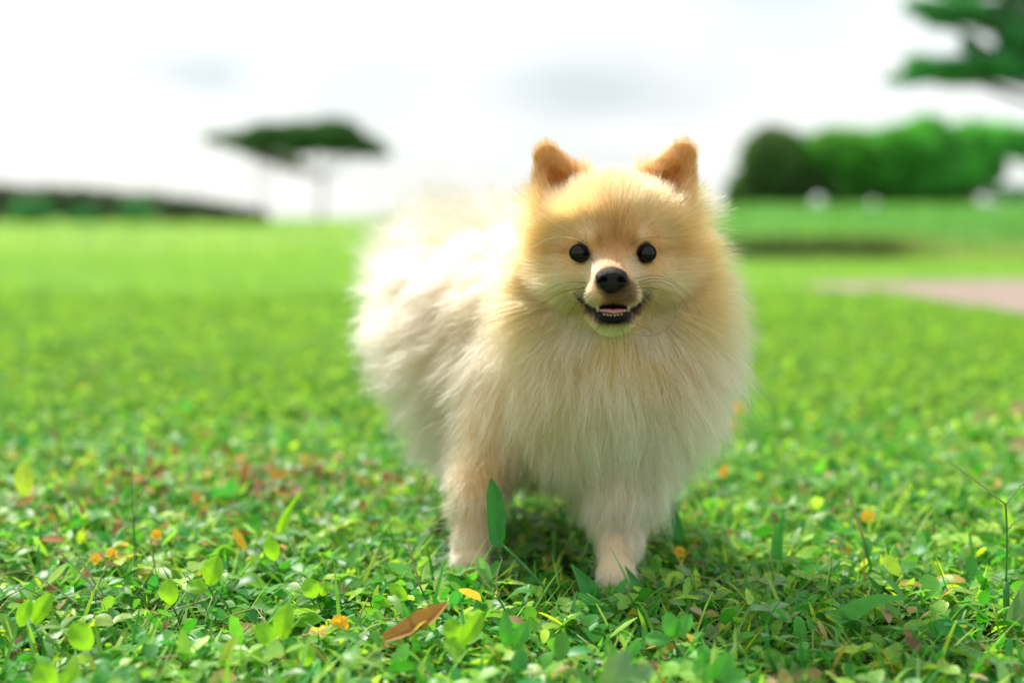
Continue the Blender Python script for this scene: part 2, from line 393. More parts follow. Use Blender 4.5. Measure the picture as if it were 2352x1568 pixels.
def ground_cover():
    # low creeping leaves, near
    n = 30000
    xy = sample_ground(n, 0.60, 1.75)
    h = vnoise(np.column_stack([xy, np.zeros(n)]), 16, 1)
    z = 0.002+0.027*rng.random(n)*(0.30+0.9*h)
    L_ = 0.009+0.014*rng.random(n)**1.7; W = L_*(0.24+0.38*rng.random(n))
    o = scatter('creeping_leaves', yflat(xy, z), rng.random(n)*6.283, rng.normal(0.30, 0.48, n), L_, W, tints(n, W_leaf)*np.array((1.0, 1.02, .85)), M_leaf, 0.22, rng.normal(.25, .2, n), 'leaf', rng.normal(0, .45, n))
    tag(o, 'low mat of small creeping leaves around the dog\'s feet', 'ground cover', kind='stuff')
    n = 16000
    xy = sample_ground(n, 1.55, 2.7)
    L_ = (0.010+0.010*rng.random(n)); W = L_*(0.3+0.35*rng.random(n))
    o = scatter('sparser_leaves', yflat(xy, 0.004+0.024*rng.random(n)), rng.random(n)*6.283, rng.normal(.3, .38, n), L_, W, tints(n, [8, 22, 32, 22, 8, 4, 6, 1, .2]), M_mid, .2, .25, 'simple', rng.normal(0, .4, n))
    tag(o, 'creeping leaves thinning out behind the dog', 'ground cover', kind='stuff')
    n = 30000
    xy = sample_ground(n, 0.60, 1.9)
    z = .008*rng.random(n); L_ = 0.018+0.040*rng.random(n)**1.6; W = 0.0011+0.0026*rng.random(n)
    o = scatter('grass_blades', yflat(xy, z), rng.random(n)*6.283, rng.normal(.85, .38, n), L_, W, tints(n, [22, 28, 24, 15, 14, 6, 6, 4, 2])*np.array((1.0, 1.03, .9)), M_blade, 0, rng.uniform(.1, .55, n), 'blade')
    tag(o, 'short thin grass blades among the creeping leaves', 'grass', kind='stuff')
    # dry litter
    n = 2000
    xy = sample_ground(n, 0.6, 2.4)
    brown = np.array([(0.24, 0.13, 0.055), (0.36, 0.26, 0.13), (0.15, 0.09, 0.045), (0.45, 0.38, 0.22)])[rng.integers(0, 4, n)]
    keep = vnoise(np.column_stack([xy, np.zeros(n)]), 7, 5) > 0.42
    xy, brown = xy[keep], brown[keep]; n = len(xy)
    L_ = 0.007+0.012*rng.random(n)
    o = scatter('dry_litter', yflat(xy, 0.004+0.022*rng.random(n)), rng.random(n)*6.283, rng.normal(.1, .4, n), L_, L_*.4, brown, M_dry, .3, .2, 'leaf', rng.normal(0, .6, n))
    tag(o, 'small dry brown leaf scraps among the green', 'leaf litter', kind='stuff')
    # two patches of dry, rust and ochre leaves left of the dog
    n = 330; a_ = G(520, 1150)[:2]; b_ = G(300, 1285)[:2]; c_ = G(930, 1180)[:2]
    ctr = np.array([a_, b_, c_])[rng.choice(3, n, p=[.62, .2, .18])]; xy = ctr+rng.normal(size=(n, 2))*np.array((.078, .055)); 
    cl = np.array([(0.34, 0.15, 0.04), (0.48, 0.28, 0.07), (0.22, 0.10, 0.04), (0.42, 0.27, 0.16)])[rng.integers(0, 4, n)]
    L_ = .009+.010*rng.random(n)
    o = scatter('rusty_litter', yflat(xy, .012+.022*rng.random(n)), rng.random(n)*6.283, rng.normal(.3, .5, n), L_, L_*.45, cl, M_dry, .3, .2, 'leaf', rng.normal(0, .6, n))
    tag(o, 'patches of rust and ochre dry leaves left of the dog', 'leaf litter', kind='stuff')
    # larger leaves in fours on a common stem
    m_ = 950; cxy = np.repeat(sample_ground(m_, .60, 1.5), 4, 0); n = m_*4
    yw = np.repeat(rng.random(m_)*6.283, 4)+np.tile([0, 1.5, 3.1, 4.6], m_)+rng.normal(0, .2, n)
    zz = np.repeat(.012+.016*rng.random(m_), 4); L_ = np.repeat(.010+.009*rng.random(m_), 4)*(.85+.3*rng.random(n))
    tt = np.repeat(tints(m_, [16, 30, 24, 16, 10, 6, 4, 0, 0]), 4, 0)
    o = scatter('leaf_clusters', yflat(cxy, zz), yw, rng.normal(.30, .22, n), L_, L_*rng.uniform(.48, .62, n), tt, M_leaf, .2, .3, 'leaf', rng.normal(0, .25, n))
    tag(o, 'oval leaves in fours on short stems rising from the mat', 'ground cover', kind='stuff')
    # thin runners and stems lying between the leaves
    V, Fc = [], []
    for i in range(260):
        x, y = sample_ground(1, 0.62, 1.3)[0]; a = random.random()*6.28; l = random.uniform(.03, .08)
        pts = [(x, y, random.uniform(.004, .02)), (x+math.cos(a)*l*.5, y+math.sin(a)*l*.5, random.uniform(.012, .03)), (x+math.cos(a+.3)*l, y+math.sin(a+.3)*l, random.uniform(.004, .026))]
        v, f = tube(spline(pts, 5), 0.0005, 4, False); b = len(V); V += v; Fc += [[k+b for k in q] for q in f]
    o = mesh_obj('runners', V, Fc, mat_plain('runner', (0.28, 0.22, 0.10), .6, .3, ((0.15, 0.3, 0.05), 40)))
    tag(o, 'thin brown and green runners lying between the leaves', 'runners', kind='stuff')
    # middle distance
    n = 60000
    xy = sample_ground(n, 1.7, 4.2)
    L_ = 0.012+0.012*rng.random(n); W = L_*(0.45+0.3*rng.random(n))
    o = scatter('middle_leaves', yflat(xy, 0.003+0.03*rng.random(n)), rng.random(n)*6.283, rng.normal(.35, .4, n), L_, W, tints(n, [0, 22, 38, 28, 4, 2, 5, .3, 0], .5), M_mid, .2, .2, 'simple', rng.normal(0, .4, n))
    tag(o, 'leafy lawn in the middle distance behind the dog', 'ground cover', kind='stuff')
    n = 90000
    xy = sample_ground(n, 1.5, 9)
    L_ = 0.022+0.026*rng.random(n); W = 0.003+0.004*rng.random(n)
    o = scatter('middle_grass', yflat(xy, 0), rng.random(n)*6.283, rng.normal(1.0, .25, n), L_, W, tints(n, [0, 20, 38, 32, 4, 2, 5, .3, 0], .55), M_blade, 0, .35, 'blade')
    tag(o, 'mown grass in the middle distance', 'grass', kind='stuff')
    n = 26000
    xy = sample_ground(n, 8.5, 34)
    keep = (np.abs(xy[:, 0]) < .4*xy[:, 1])
    xy = xy[keep]; n = len(xy)
    L_ = 0.05+0.04*rng.random(n); W = 0.02+0.02*rng.random(n)
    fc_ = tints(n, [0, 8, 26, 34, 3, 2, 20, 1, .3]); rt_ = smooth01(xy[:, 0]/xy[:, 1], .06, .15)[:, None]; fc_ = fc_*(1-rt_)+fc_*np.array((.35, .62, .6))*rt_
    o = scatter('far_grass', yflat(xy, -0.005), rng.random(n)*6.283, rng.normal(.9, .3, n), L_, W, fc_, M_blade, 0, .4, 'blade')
    tag(o, 'bright mown grass of the far lawn', 'grass', kind='stuff')
ground_cover()

# ------------------------------------------------------------------ trees
def leaf_quads(pts, size, tilt=1.0):
    n = len(pts)
    a = rng.normal(size=(n, 3)); a /= np.linalg.norm(a, axis=1)[:, None]
    b = rng.normal(size=(n, 3)); b -= (a*b).sum(1)[:, None]*a; b /= np.linalg.norm(b, axis=1)[:, None]
    s = size*(0.6+0.8*rng.random(n))[:, None]
    V = np.stack([pts-a*s, pts-b*s*.45+a*s*.1, pts+a*s, pts+b*s*.45+a*s*.1], 1).reshape(-1, 3)
    return V, np.arange(n*4).reshape(-1, 4)
def tree(name, base, trunk_top, lobes, n, size, tint, label, cat='tree', group=None, trunk_r=0.15, gaps=0.42, forks=None):
    """lobes: (centre xyz, radii xyz); leaves fill the outer part of every lobe and leave gaps"""
    base = np.array(base, float)
    t = empty(name, tuple(base), label, cat, group)
    lobes = [(np.array(c, float), np.array(r, float)) for c, r in lobes]
    vol = np.array([r[0]*r[1]+r[0]*r[2]+r[1]*r[2] for _, r in lobes]); vol /= vol.sum()
    P_, C_ = [], []
    for (c, r), w in zip(lobes, vol):
        m = int(n*w*2)
        d = rng.normal(size=(m, 3)); d /= np.linalg.norm(d, axis=1)[:, None]
        p = c + d*r*(rng.random((m, 1))**0.45)*(0.85+0.3*rng.random((m, 1)))
        keep = vnoise(p, 1.6/np.mean(r), 3)*0.6+vnoise(p, 4.0/np.mean(r), 4)*0.4 > gaps
        p = p[keep]; P_.append(p)
        C_.append(np.array(tint)*(0.6+0.7*vnoise(p, 2.5/np.mean(r), 6))[:, None]*(0.75+0.5*rng.random((len(p), 1))))
    P_ = np.concatenate(P_); C_ = np.concatenate(C_)
    V, Fc = leaf_quads(P_, size)
    crown = mesh_obj('crown', V, Fc, M_tree, t, smooth=False, colors=np.repeat(C_, 4, axis=0))
    tt = np.array(trunk_top, float)
    mid = (base+tt)/2 + rng.normal(size=3)*np.array([.06, .06, 0])*np.linalg.norm(tt-base)
    parts = [tube(spline([base-(0, 0, .2), mid, tt], 9), np.linspace(trunk_r*1.25, trunk_r*.75, 9), 10)]
    mesh_obj('trunk', *parts[0], M_bark, t)
    lb = []
    for c, r in lobes:
        k = (tt+c)/2+rng.normal(size=3)*0.08*np.linalg.norm(c-tt) - np.array((0, 0, .05*np.linalg.norm(c-tt)))
        lb.append(tube(spline([tt-(0, 0, trunk_r), k, c], 8), np.linspace(trunk_r*.6, trunk_r*.12, 8), 7))
        for q in range(4):
            e = c+rng.normal(size=3)*r*.45; lb.append(tube(spline([k, (k+e)/2+rng.normal(size=3)*.1*r, e], 6), np.linspace(trunk_r*.28, trunk_r*.06, 6), 5))
    mesh_obj('limbs', *merge(lb), M_bark, t)
    return t
def TP(px, py, D): return P(px, py, D)

def all_trees():
    # the flat-topped umbrella tree on the left crest
    D = 62.0; s = D/F_PX
    def lob(px, py, rx, rz, dd=0): return (TP(px, py, D+dd), (rx*s, rx*s*1.2, rz*s))
    zb = float(terrain(TP(742, 500, D)[0], D))
    tree('umbrella_tree', (TP(742, 500, D)[0], D, zb), TP(742, 405, D),
         [lob(560, 322, 55, 19), lob(620, 314, 60, 30), lob(690, 317, 62, 36), lob(765, 314, 66, 39), lob(820, 332, 52, 22), lob(865, 350, 30, 10), lob(500, 318, 30, 9)],
         40000, 0.14, (0.075, 0.19, 0.06), 'dark flat-topped umbrella tree with two stems on the lawn\'s left crest', trunk_r=0.085, gaps=.30)
    x2 = TP(592, 500, D+3)
    tree('slender_tree', (x2[0], D+3, float(terrain(x2[0], D+3))), TP(600, 400, D+3),
         [(TP(640, 366, D+3), (50*s, 50*s, 10*s)), (TP(590, 352, D+3), (46*s, 40*s, 9*s)), (TP(680, 384, D+3), (36*s, 40*s, 9*s))],
         900, 0.11, (0.07, 0.12, 0.05), 'slender sparse tree standing under the left side of the flat-topped one', trunk_r=0.06, gaps=.42)
    # far dark tree line behind the left crest
    k = 0
    specs = [(-10, 452, 60), (62, 455, 52), (125, 452, 48), (190, 456, 46), (250, 459, 42), (305, 464, 40), (352, 462, 38), (402, 470, 34), (448, 474, 32), (500, 481, 28), (548, 487, 24), (590, 493, 18)]
    words = ['leftmost and tallest of the dark far tree row', 'second dark tree of the far row, beside the leftmost', 'third dark tree of the far row, behind the pale bush', 'fourth dark tree of the far row at left',
             'fifth dark tree of the far row at left', 'sixth dark tree of the far row, behind the third bush', 'seventh dark tree of the far row, low and broad', 'eighth dark tree of the far row, below open sky',
             'ninth dark tree of the far row, left of the umbrella tree', 'tenth dark tree of the far row, under the umbrella tree', 'eleventh dark tree of the far row, small and low', 'last and smallest tree of the far row at its right end']
    for (px, py, r) in specs:
        Dd = 92+random.uniform(-6, 6); s2 = Dd/F_PX; x = TP(px, 500, Dd)[0]; zb = float(terrain(x, Dd))
        c = TP(px, py+r*.12, Dd)
        tree('far_tree', (x, Dd, zb), (x, Dd, zb+1.2), [(c, (r*s2, r*s2, r*.6*s2)), (c+np.array((r*s2*.7, 0, -r*s2*.3)), (r*s2*.6, r*s2, r*.5*s2)), (c-np.array((r*s2*.6, 0, r*s2*.4)), (r*s2*.6, r*s2, r*.5*s2))],
             2200, 0.30, (0.14, 0.20, 0.15), words[k], group='dark far tree row behind the left crest', trunk_r=.18, gaps=.22)  # tint raised towards grey, distance haze put into the leaf colour
        k += 1
    for px, py, r, w in ((72, 480, 45, 'round grey-green bush at the left end of the lawn crest'), (192, 492, 30, 'low pale bush in front of the dark far tree row'), (312, 480, 36, 'mid green bush on the crest between the pale bush and the umbrella tree')):
        Dd = 40; s2 = Dd/F_PX; x = TP(px, 500, Dd)[0]; zb = float(terrain(x, Dd)); c = TP(px, py+10, Dd)
        tree('bush', (x, Dd, zb), (x, Dd, c[2]-.15), [(c, (r*s2, r*s2, r*.62*s2))], 5000, 0.08, (0.11, 0.40, 0.17), w, 'bush', 'bushes on the left lawn crest', trunk_r=.05, gaps=.25)
    # dense broad trees on the right
    D = 24.0; s = D/F_PX
    def mk(px_list, label, n, tint, base_px, name='broad_tree', tr=.16, grp='dense broad trees right of the dog'):
        lo = [(TP(px, py, D+dd), (rx*s, rx*s*.9, rz*s)) for px, py, rx, rz, dd in px_list]
        x = TP(base_px, 470, D+.5)[0]; zb = float(terrain(x, D+.5))
        tree(name, (x, D+.5, zb), (x, D+.5, zb+.45), lo, n*2, 0.06, np.array(tint)*2.2+np.array((.05, .02, .03)), label, group=grp, trunk_r=tr, gaps=.27)  # tint lightened so the foliage colour carries some haze
    mk([(1775, 372, 75, 78, 0), (1725, 430, 55, 42, .3), (1850, 420, 70, 52, .2), (1690, 455, 32, 20, 0), (1800, 325, 46, 24, 0), (1735, 345, 26, 22, 0)], 'darkest dense tree just right of the dog\'s head', 7000, (0.035, 0.10, 0.022), 1780)
    mk([(1930, 345, 95, 50, 0), (1900, 420, 90, 48, .5), (1990, 425, 80, 42, .5), (1860, 340, 50, 24, 0)], 'mid green dense tree beside the darkest one', 7000, (0.05, 0.21, 0.025), 1930)
    mk([(2080, 340, 95, 54, 0), (2110, 410, 90, 48, .3), (2130, 290, 44, 26, 0), (2035, 380, 60, 44, 0), (2020, 440, 80, 30, .8)], 'bright green dense tree with a small peak on top', 7500, (0.045, 0.24, 0.03), 2090)
    mk([(2240, 330, 80, 52, 0), (2200, 390, 74, 50, 0), (2300, 325, 60, 42, 0), (2390, 330, 70, 48, 0), (2170, 445, 60, 26, .5), (2280, 385, 34, 40, .4), (2330, 445, 60, 14, 0), (2210, 440, 40, 24, 1)], 'tallest green dense tree at the far right edge, gap of sky below', 6500, (0.06, 0.27, 0.05), 2215)
    # overhanging tree at the upper right, trunk outside the frame
    D = 11.0; s = D/F_PX
    lo = [(2190, 30, 80, 30, 0), (2120, 15, 45, 14, 0), (2290, 40, 60, 34, .3), (2340, 95, 50, 50, 0), (2270, 150, 70, 26, 0), (2160, 155, 80, 20, 0), (2090, 180, 50, 10, 0), (2210, 178, 70, 16, .2), (2110, 140, 32, 10, 0),
          (2230, 105, 22, 18, 0), (2330, 165, 50, 20, 0), (2420, 120, 80, 60, 0), (2460, 20, 90, 60, 0), (2380, -60, 120, 60, .4), (2230, -60, 100, 50, .3)]
    lo = [(TP(px, py, D+dd), (rx*s, rx*s, rz*s)) for px, py, rx, rz, dd in lo]
    x = TP(2700, 480, D)[0]
    tree('overhanging_tree', (x, D, float(terrain(x, D))), TP(2620, 250, D), lo, 52000, 0.032, (0.10, 0.42, 0.14), 'tree reaching leafy branches into the upper right of the sky', trunk_r=.045, gaps=.40)
    # two white rounded blobs, kind unknown, at the foot of the trees
    for (px, py, r, w) in ((1880, 482, 15, 'larger white rounded stone below the dark tree'), (2005, 484, 9, 'smaller white rounded stone right of the larger one')):
        D = 21.0; s = D/F_PX; c = TP(px, py, D); zb = float(terrain(c[0], c[1]))
        V, Fc = sphere(c*np.array((1, 1, 0))+np.array((0, 0, zb+r*s*.5)), (r*s, r*s, r*s*1.1), 12, 8)
        tag(mesh_obj('white_blob', V, Fc, mat_plain('blob_white', (.8, .8, .82), .7, .3)), w, 'stone', 'white marker stones at the lawn\'s far edge')
def sphere(c, r, nu=24, nv=16, jit=0):
    V, Fc = [], []
    r = np.broadcast_to(np.asarray(r, float), (3,)); c = np.asarray(c)
    V.append(c+r*(0, 0, 1))
    for i in range(1, nv):
        th = math.pi*i/nv
        for j in range(nu):
            ph = 2*math.pi*j/nu; V.append(c+r*np.array((math.sin(th)*math.cos(ph), math.sin(th)*math.sin(ph), math.cos(th))))
    V.append(c-r*(0, 0, 1))
    for j in range(nu): Fc.append([0, 1+j, 1+(j+1) % nu])
    for i in range(nv-2):
        for j in range(nu):
            a = 1+i*nu; Fc.append([a+j, a+nu+j, a+nu+(j+1) % nu, a+(j+1) % nu])
    a = 1+(nv-2)*nu
    for j in range(nu): Fc.append([a+j, len(V)-1, a+(j+1) % nu])
    return V, Fc
all_trees()

# ------------------------------------------------------------------ dog: signed distance body
def sd_ell(p, c, r, M=None):
    q = p-np.asarray(c, np.float32)
    if M is not None: q = q @ np.asarray(M, np.float32)      # columns of M: local axes
    r = np.asarray(r, np.float32)
    k0 = np.linalg.norm(q/r, axis=-1); k1 = np.linalg.norm(q/(r*r), axis=-1)
    return k0*(k0-1)/np.maximum(k1, 1e-6)
def sd_cap(p, a, b, ra, rb, squash=None):
    a = np.asarray(a, np.float32); b = np.asarray(b, np.float32)
    ab = b-a; t = np.clip(((p-a)@ab)/float(ab@ab), 0, 1)
    q = p-a-t[..., None]*ab
    if squash is not None:
        ax, k = squash; ax = np.asarray(ax, np.float32); comp = q@ax; q = q+comp[..., None]*ax*(k-1)
    return np.linalg.norm(q, axis=-1)-(ra+(rb-ra)*t)
def smin(a, b, k):
    h = np.clip(0.5+0.5*(b-a)/k, 0, 1); return b*(1-h)+a*h-k*h*(1-h)
def smax(a, b, k): return -smin(-a, -b, k)
CAMB = np.stack([RT, -FWD, UP], 1)                        # local axes of the head: right, toward the viewer, up
EYE_L, EYE_R = P(1327, 581, .9035), P(1487, 582, .9035)
NOSE = P(1405, 642, .872)
HEAD = P(1407, 530, .940)
EAR = [(P(1290, 438, .946), P(1256, 362, .948)), (P(1530, 434, .946), P(1569, 357, .948))]
LEG_FL = [P(1165, 960, 1.02), P(1100, 1110, 1.008), P(1086, 1225, 1.0), P(1078, 1290, .995), G(1074, 1322)+np.array((0, 0, .012))]
LEG_FR = [P(1440, 1010, .985), P(1425, 1140, .975), P(1418, 1250, .965), P(1416, 1330, .955), G(1417, 1385)+np.array((0, 0, .012))]
CHEST = P(1420, 850, .995); RUMP = P(1075, 745, 1.155)
def body_sdf(p):
    d = sd_ell(p, CHEST, (.056, .060, .066))
    d = smin(d, sd_ell(p, P(1418, 690, .990), (.058, .040, .055)), .02)
    d = smin(d, sd_cap(p, P(1408, 640, .965), P(1418, 780, .985), .042, .056), .03)
    d = smin(d, sd_cap(p, P(1365, 770, 1.02), RUMP, .062, .060), .03)
    d = smin(d, sd_cap(p, P(1290, 890, 1.03), P(1128, 872, 1.11), .052, .050), .03)
    # front legs
    for lg, rr in ((LEG_FL, (.024, .0155, .0115, .0115, .012)), (LEG_FR, (.026, .017, .0120, .0115, .012))):
        e = None
        for i in range(4):
            c = sd_cap(p, lg[i], lg[i+1], rr[i], rr[i+1]); e = c if e is None else smin(e, c, .006)
        ft = lg[4]+np.array((0, -.008, -.001)); e = smin(e, sd_ell(p, ft, (.0135, .017, .011)), .006)
        for k in (-1.5, -.5, .5, 1.5): e = smin(e, sd_ell(p, ft+np.array((k*.0058, -.013+abs(k)*.002, -.003)), (.0042, .007, .006)), .002)
        d = smin(d, e, .02)
    # hind legs: thigh, hock behind, near vertical shank
    for (th, kn, ho, px, py) in ((P(1130, 930, 1.14), P(1115, 1020, 1.09), P(1105, 1130, 1.17), 1100, 1235), (P(1330, 930, 1.13), P(1440, 1040, 1.07), P(1478, 1120, 1.13), 1478, 1262)):
        ft = G(px, py)+np.array((0, 0, .011))
        e = sd_cap(p, th, kn, .036, .024); e = smin(e, sd_cap(p, kn, ho, .020, .012), .012); e = smin(e, sd_cap(p, ho, ft, .011, .011), .008)
        e = smin(e, sd_ell(p, ft+np.array((0, -.012, 0)), (.013, .019, .0105)), .008)
        d = smin(d, e, .02)
    # tail curled over the back
    tl = [P(1000, 700, 1.22), P(985, 620, 1.225), P(1035, 565, 1.19), P(1110, 560, 1.13)]
    e = sd_cap(p, tl[0], tl[1], .018, .015); e = smin(e, sd_cap(p, tl[1], tl[2], .015, .013), .01); e = smin(e, sd_cap(p, tl[2], tl[3], .013, .009), .01)
    d = smin(d, e, .015)
    # head
    h = sd_ell(p, HEAD, (.0410, .040, .0350), CAMB)
    h = smin(h, sd_ell(p, P(1348, 640, .930), (.021, .022, .019), CAMB), .020)
    h = smin(h, sd_ell(p, P(1467, 640, .930), (.021, .022, .019), CAMB), .020)
    h = smin(h, sd_cap(p, P(1407, 615, .915), P(1406, 655, .884), .0185, .0125), .010)          # muzzle
    h = smin(h, sd_ell(p, P(1384, 676, .887), (.0105, .0125, .0075), CAMB), .006)                # lip pads
    h = smin(h, sd_ell(p, P(1430, 676, .887), (.0105, .0125, .0075), CAMB), .006)
    h = smin(h, sd_ell(p, P(1369, 551, .910), (.010, .009, .006), CAMB), .008)                   # brows
    h = smin(h, sd_ell(p, P(1445, 551, .910), (.010, .009, .006), CAMB), .008)
    jaw = sd_ell(p, P(1407, 729, .891), (.0125, .017, .0062), CAMB)
    jaw = smin(jaw, sd_ell(p, P(1407, 720, .914), (.0175, .018, .012), CAMB), .008)
    jaw = smin(jaw, sd_ell(p, P(1407, 736, .893), (.0118, .014, .0056), CAMB), .005)
    h = smin(h, jaw, .005)
    h = smin(h, sd_cap(p, P(1408, 705, .954), P(1412, 790, .968), .028, .036), .012)
    for ec in (EYE_L, EYE_R): h = smax(h, -sd_ell(p, ec-FWD*.003, (.0060, .0085, .0056), CAMB), .002)
    h = smax(h, -sd_ell(p, P(1408, 711, .874), (.0108, .022, .0040), CAMB), .002)                # open mouth
    for s, (a, b) in zip((-1, 1), EAR):
        ax = -FWD
        e = sd_cap(p, a, b, .0225, .0092, (ax, 2.5))
        e = smax(e, -sd_cap(p, a*.75+b*.25-FWD*.0125, b-FWD*.0075-UP*.007, .0120, .003), .003)
        h = smin(h, e, .007)
    return smin(d, h, .012)

def surface_nets(f, lo, hi, step):
    ax = [np.arange(lo[i], hi[i], step, dtype=np.float32) for i in range(3)]
    nx, ny, nz = map(len, ax)
    val = np.empty((nx, ny, nz), np.float32)
    for i in range(0, nx, 16):
        g = np.stack(np.meshgrid(ax[0][i:i+16], ax[1], ax[2], indexing='ij'), -1)
        val[i:i+16] = f(g)
    ins = val < 0
    acc = np.zeros((nx-1, ny-1, nz-1, 3), np.float32); cnt = np.zeros((nx-1, ny-1, nz-1), np.float32)
    corners = [(a, b, c) for a in (0, 1) for b in (0, 1) for c in (0, 1)]
    def sub(A, c): return A[c[0]:nx-1+c[0], c[1]:ny-1+c[1], c[2]:nz-1+c[2]]
    for a in corners:
        for k in range(3):
            if a[k] == 0:
                b = list(a); b[k] = 1; b = tuple(b)
                cross = sub(ins, a) != sub(ins, b)
                va, vb = sub(val, a), sub(val, b)
                t = np.where(cross, va/np.where(cross, va-vb, 1), 0)
                for q in range(3): acc[..., q] += np.where(cross, a[q]+(t if q == k else 0), 0)
                cnt += cross
    mask = cnt > 0
    idx = -np.ones(mask.shape, np.int64); idx[mask] = np.arange(mask.sum())
    ijk = np.argwhere(mask); V = (ijk+acc[mask]/cnt[mask][:, None])*step+np.array(lo)
    Fs = []
    for k in range(3):
        sl0 = [slice(None)]*3; sl1 = [slice(None)]*3
        sl0[k] = slice(0, -1); sl1[k] = slice(1, None)
        A, B = ins[tuple(sl0)], ins[tuple(sl1)]
        e = np.argwhere(A != B); u, v = [(1, 2), (2, 0), (0, 1)][k]
        ok = (e[:, u] > 0) & (e[:, v] > 0) & (e[:, u] < mask.shape[u]) & (e[:, v] < mask.shape[v]); e = e[ok]
        def cell(du, dv):
            c = e.copy(); c[:, u] -= du; c[:, v] -= dv; return idx[c[:, 0], c[:, 1], c[:, 2]]
        q = np.stack([cell(1, 1), cell(0, 1), cell(0, 0), cell(1, 0)], 1)
        fl = A[e[:, 0], e[:, 1], e[:, 2]]
        q[~fl] = q[~fl][:, ::-1]; Fs.append(q)
    return V, np.concatenate(Fs)
def grad(f, p, e=.0012):
    p = p.astype(np.float32); g = np.stack([f(p+np.array(v, np.float32)*e)-f(p-np.array(v, np.float32)*e) for v in ((1, 0, 0), (0, 1, 0), (0, 0, 1))], 1)
    return g/(np.linalg.norm(g, axis=1)[:, None]+1e-9)
def hit(px, py, f=body_sdf, d0=.80, d1=1.3):
    Ds = np.arange(d0, d1, .0005); p = np.array([P(px, py, D) for D in Ds]); v = f(p.astype(np.float32))
    i = np.argmax(v < 0); return p[i], Ds[i]

# colour of the coat at a point (world), own colours, with crown and chin corrected for light
def head_local(p): return (p-P(1407, 545, .935)) @ CAMB      # x right, y toward the viewer, z up (metres)
CREAM = np.array((.89, .68, .43)); WHITE = np.array((.93, .84, .71)); TAN = np.array((.80, .47, .20)); RUST = np.array((.69, .34, .11)); DARK = np.array((.035, .022, .020)); BROWN = np.array((.36, .21, .10))
def lerp(a, b, t): return a*(1-t[:, None])+b*t[:, None]
MOUTH = [(1318, 671), (1332, 684), (1350, 698), (1366, 714), (1385, 727), (1408, 731), (1431, 727), (1449, 714), (1464, 698), (1480, 684), (1496, 671)]
MOUTH_P = []
def mouth_dist(p):
    L_ = head_local(p); c = head_local(np.array(MOUTH_P)); d = np.full(len(p), 1.0)
    for i in range(len(c)-1):
        a, b = c[i], c[i+1]; ab = b-a; t = np.clip(((L_-a)@ab)/(ab@ab), 0, 1); d = np.minimum(d, np.linalg.norm(L_-a-t[:, None]*ab, axis=1))
    return d
def proj(p):
    q = p-CAM; D = q@FWD
    return 1176+(q@RT)/D*F_PX, 784-(q@UP)/D*F_PX, D
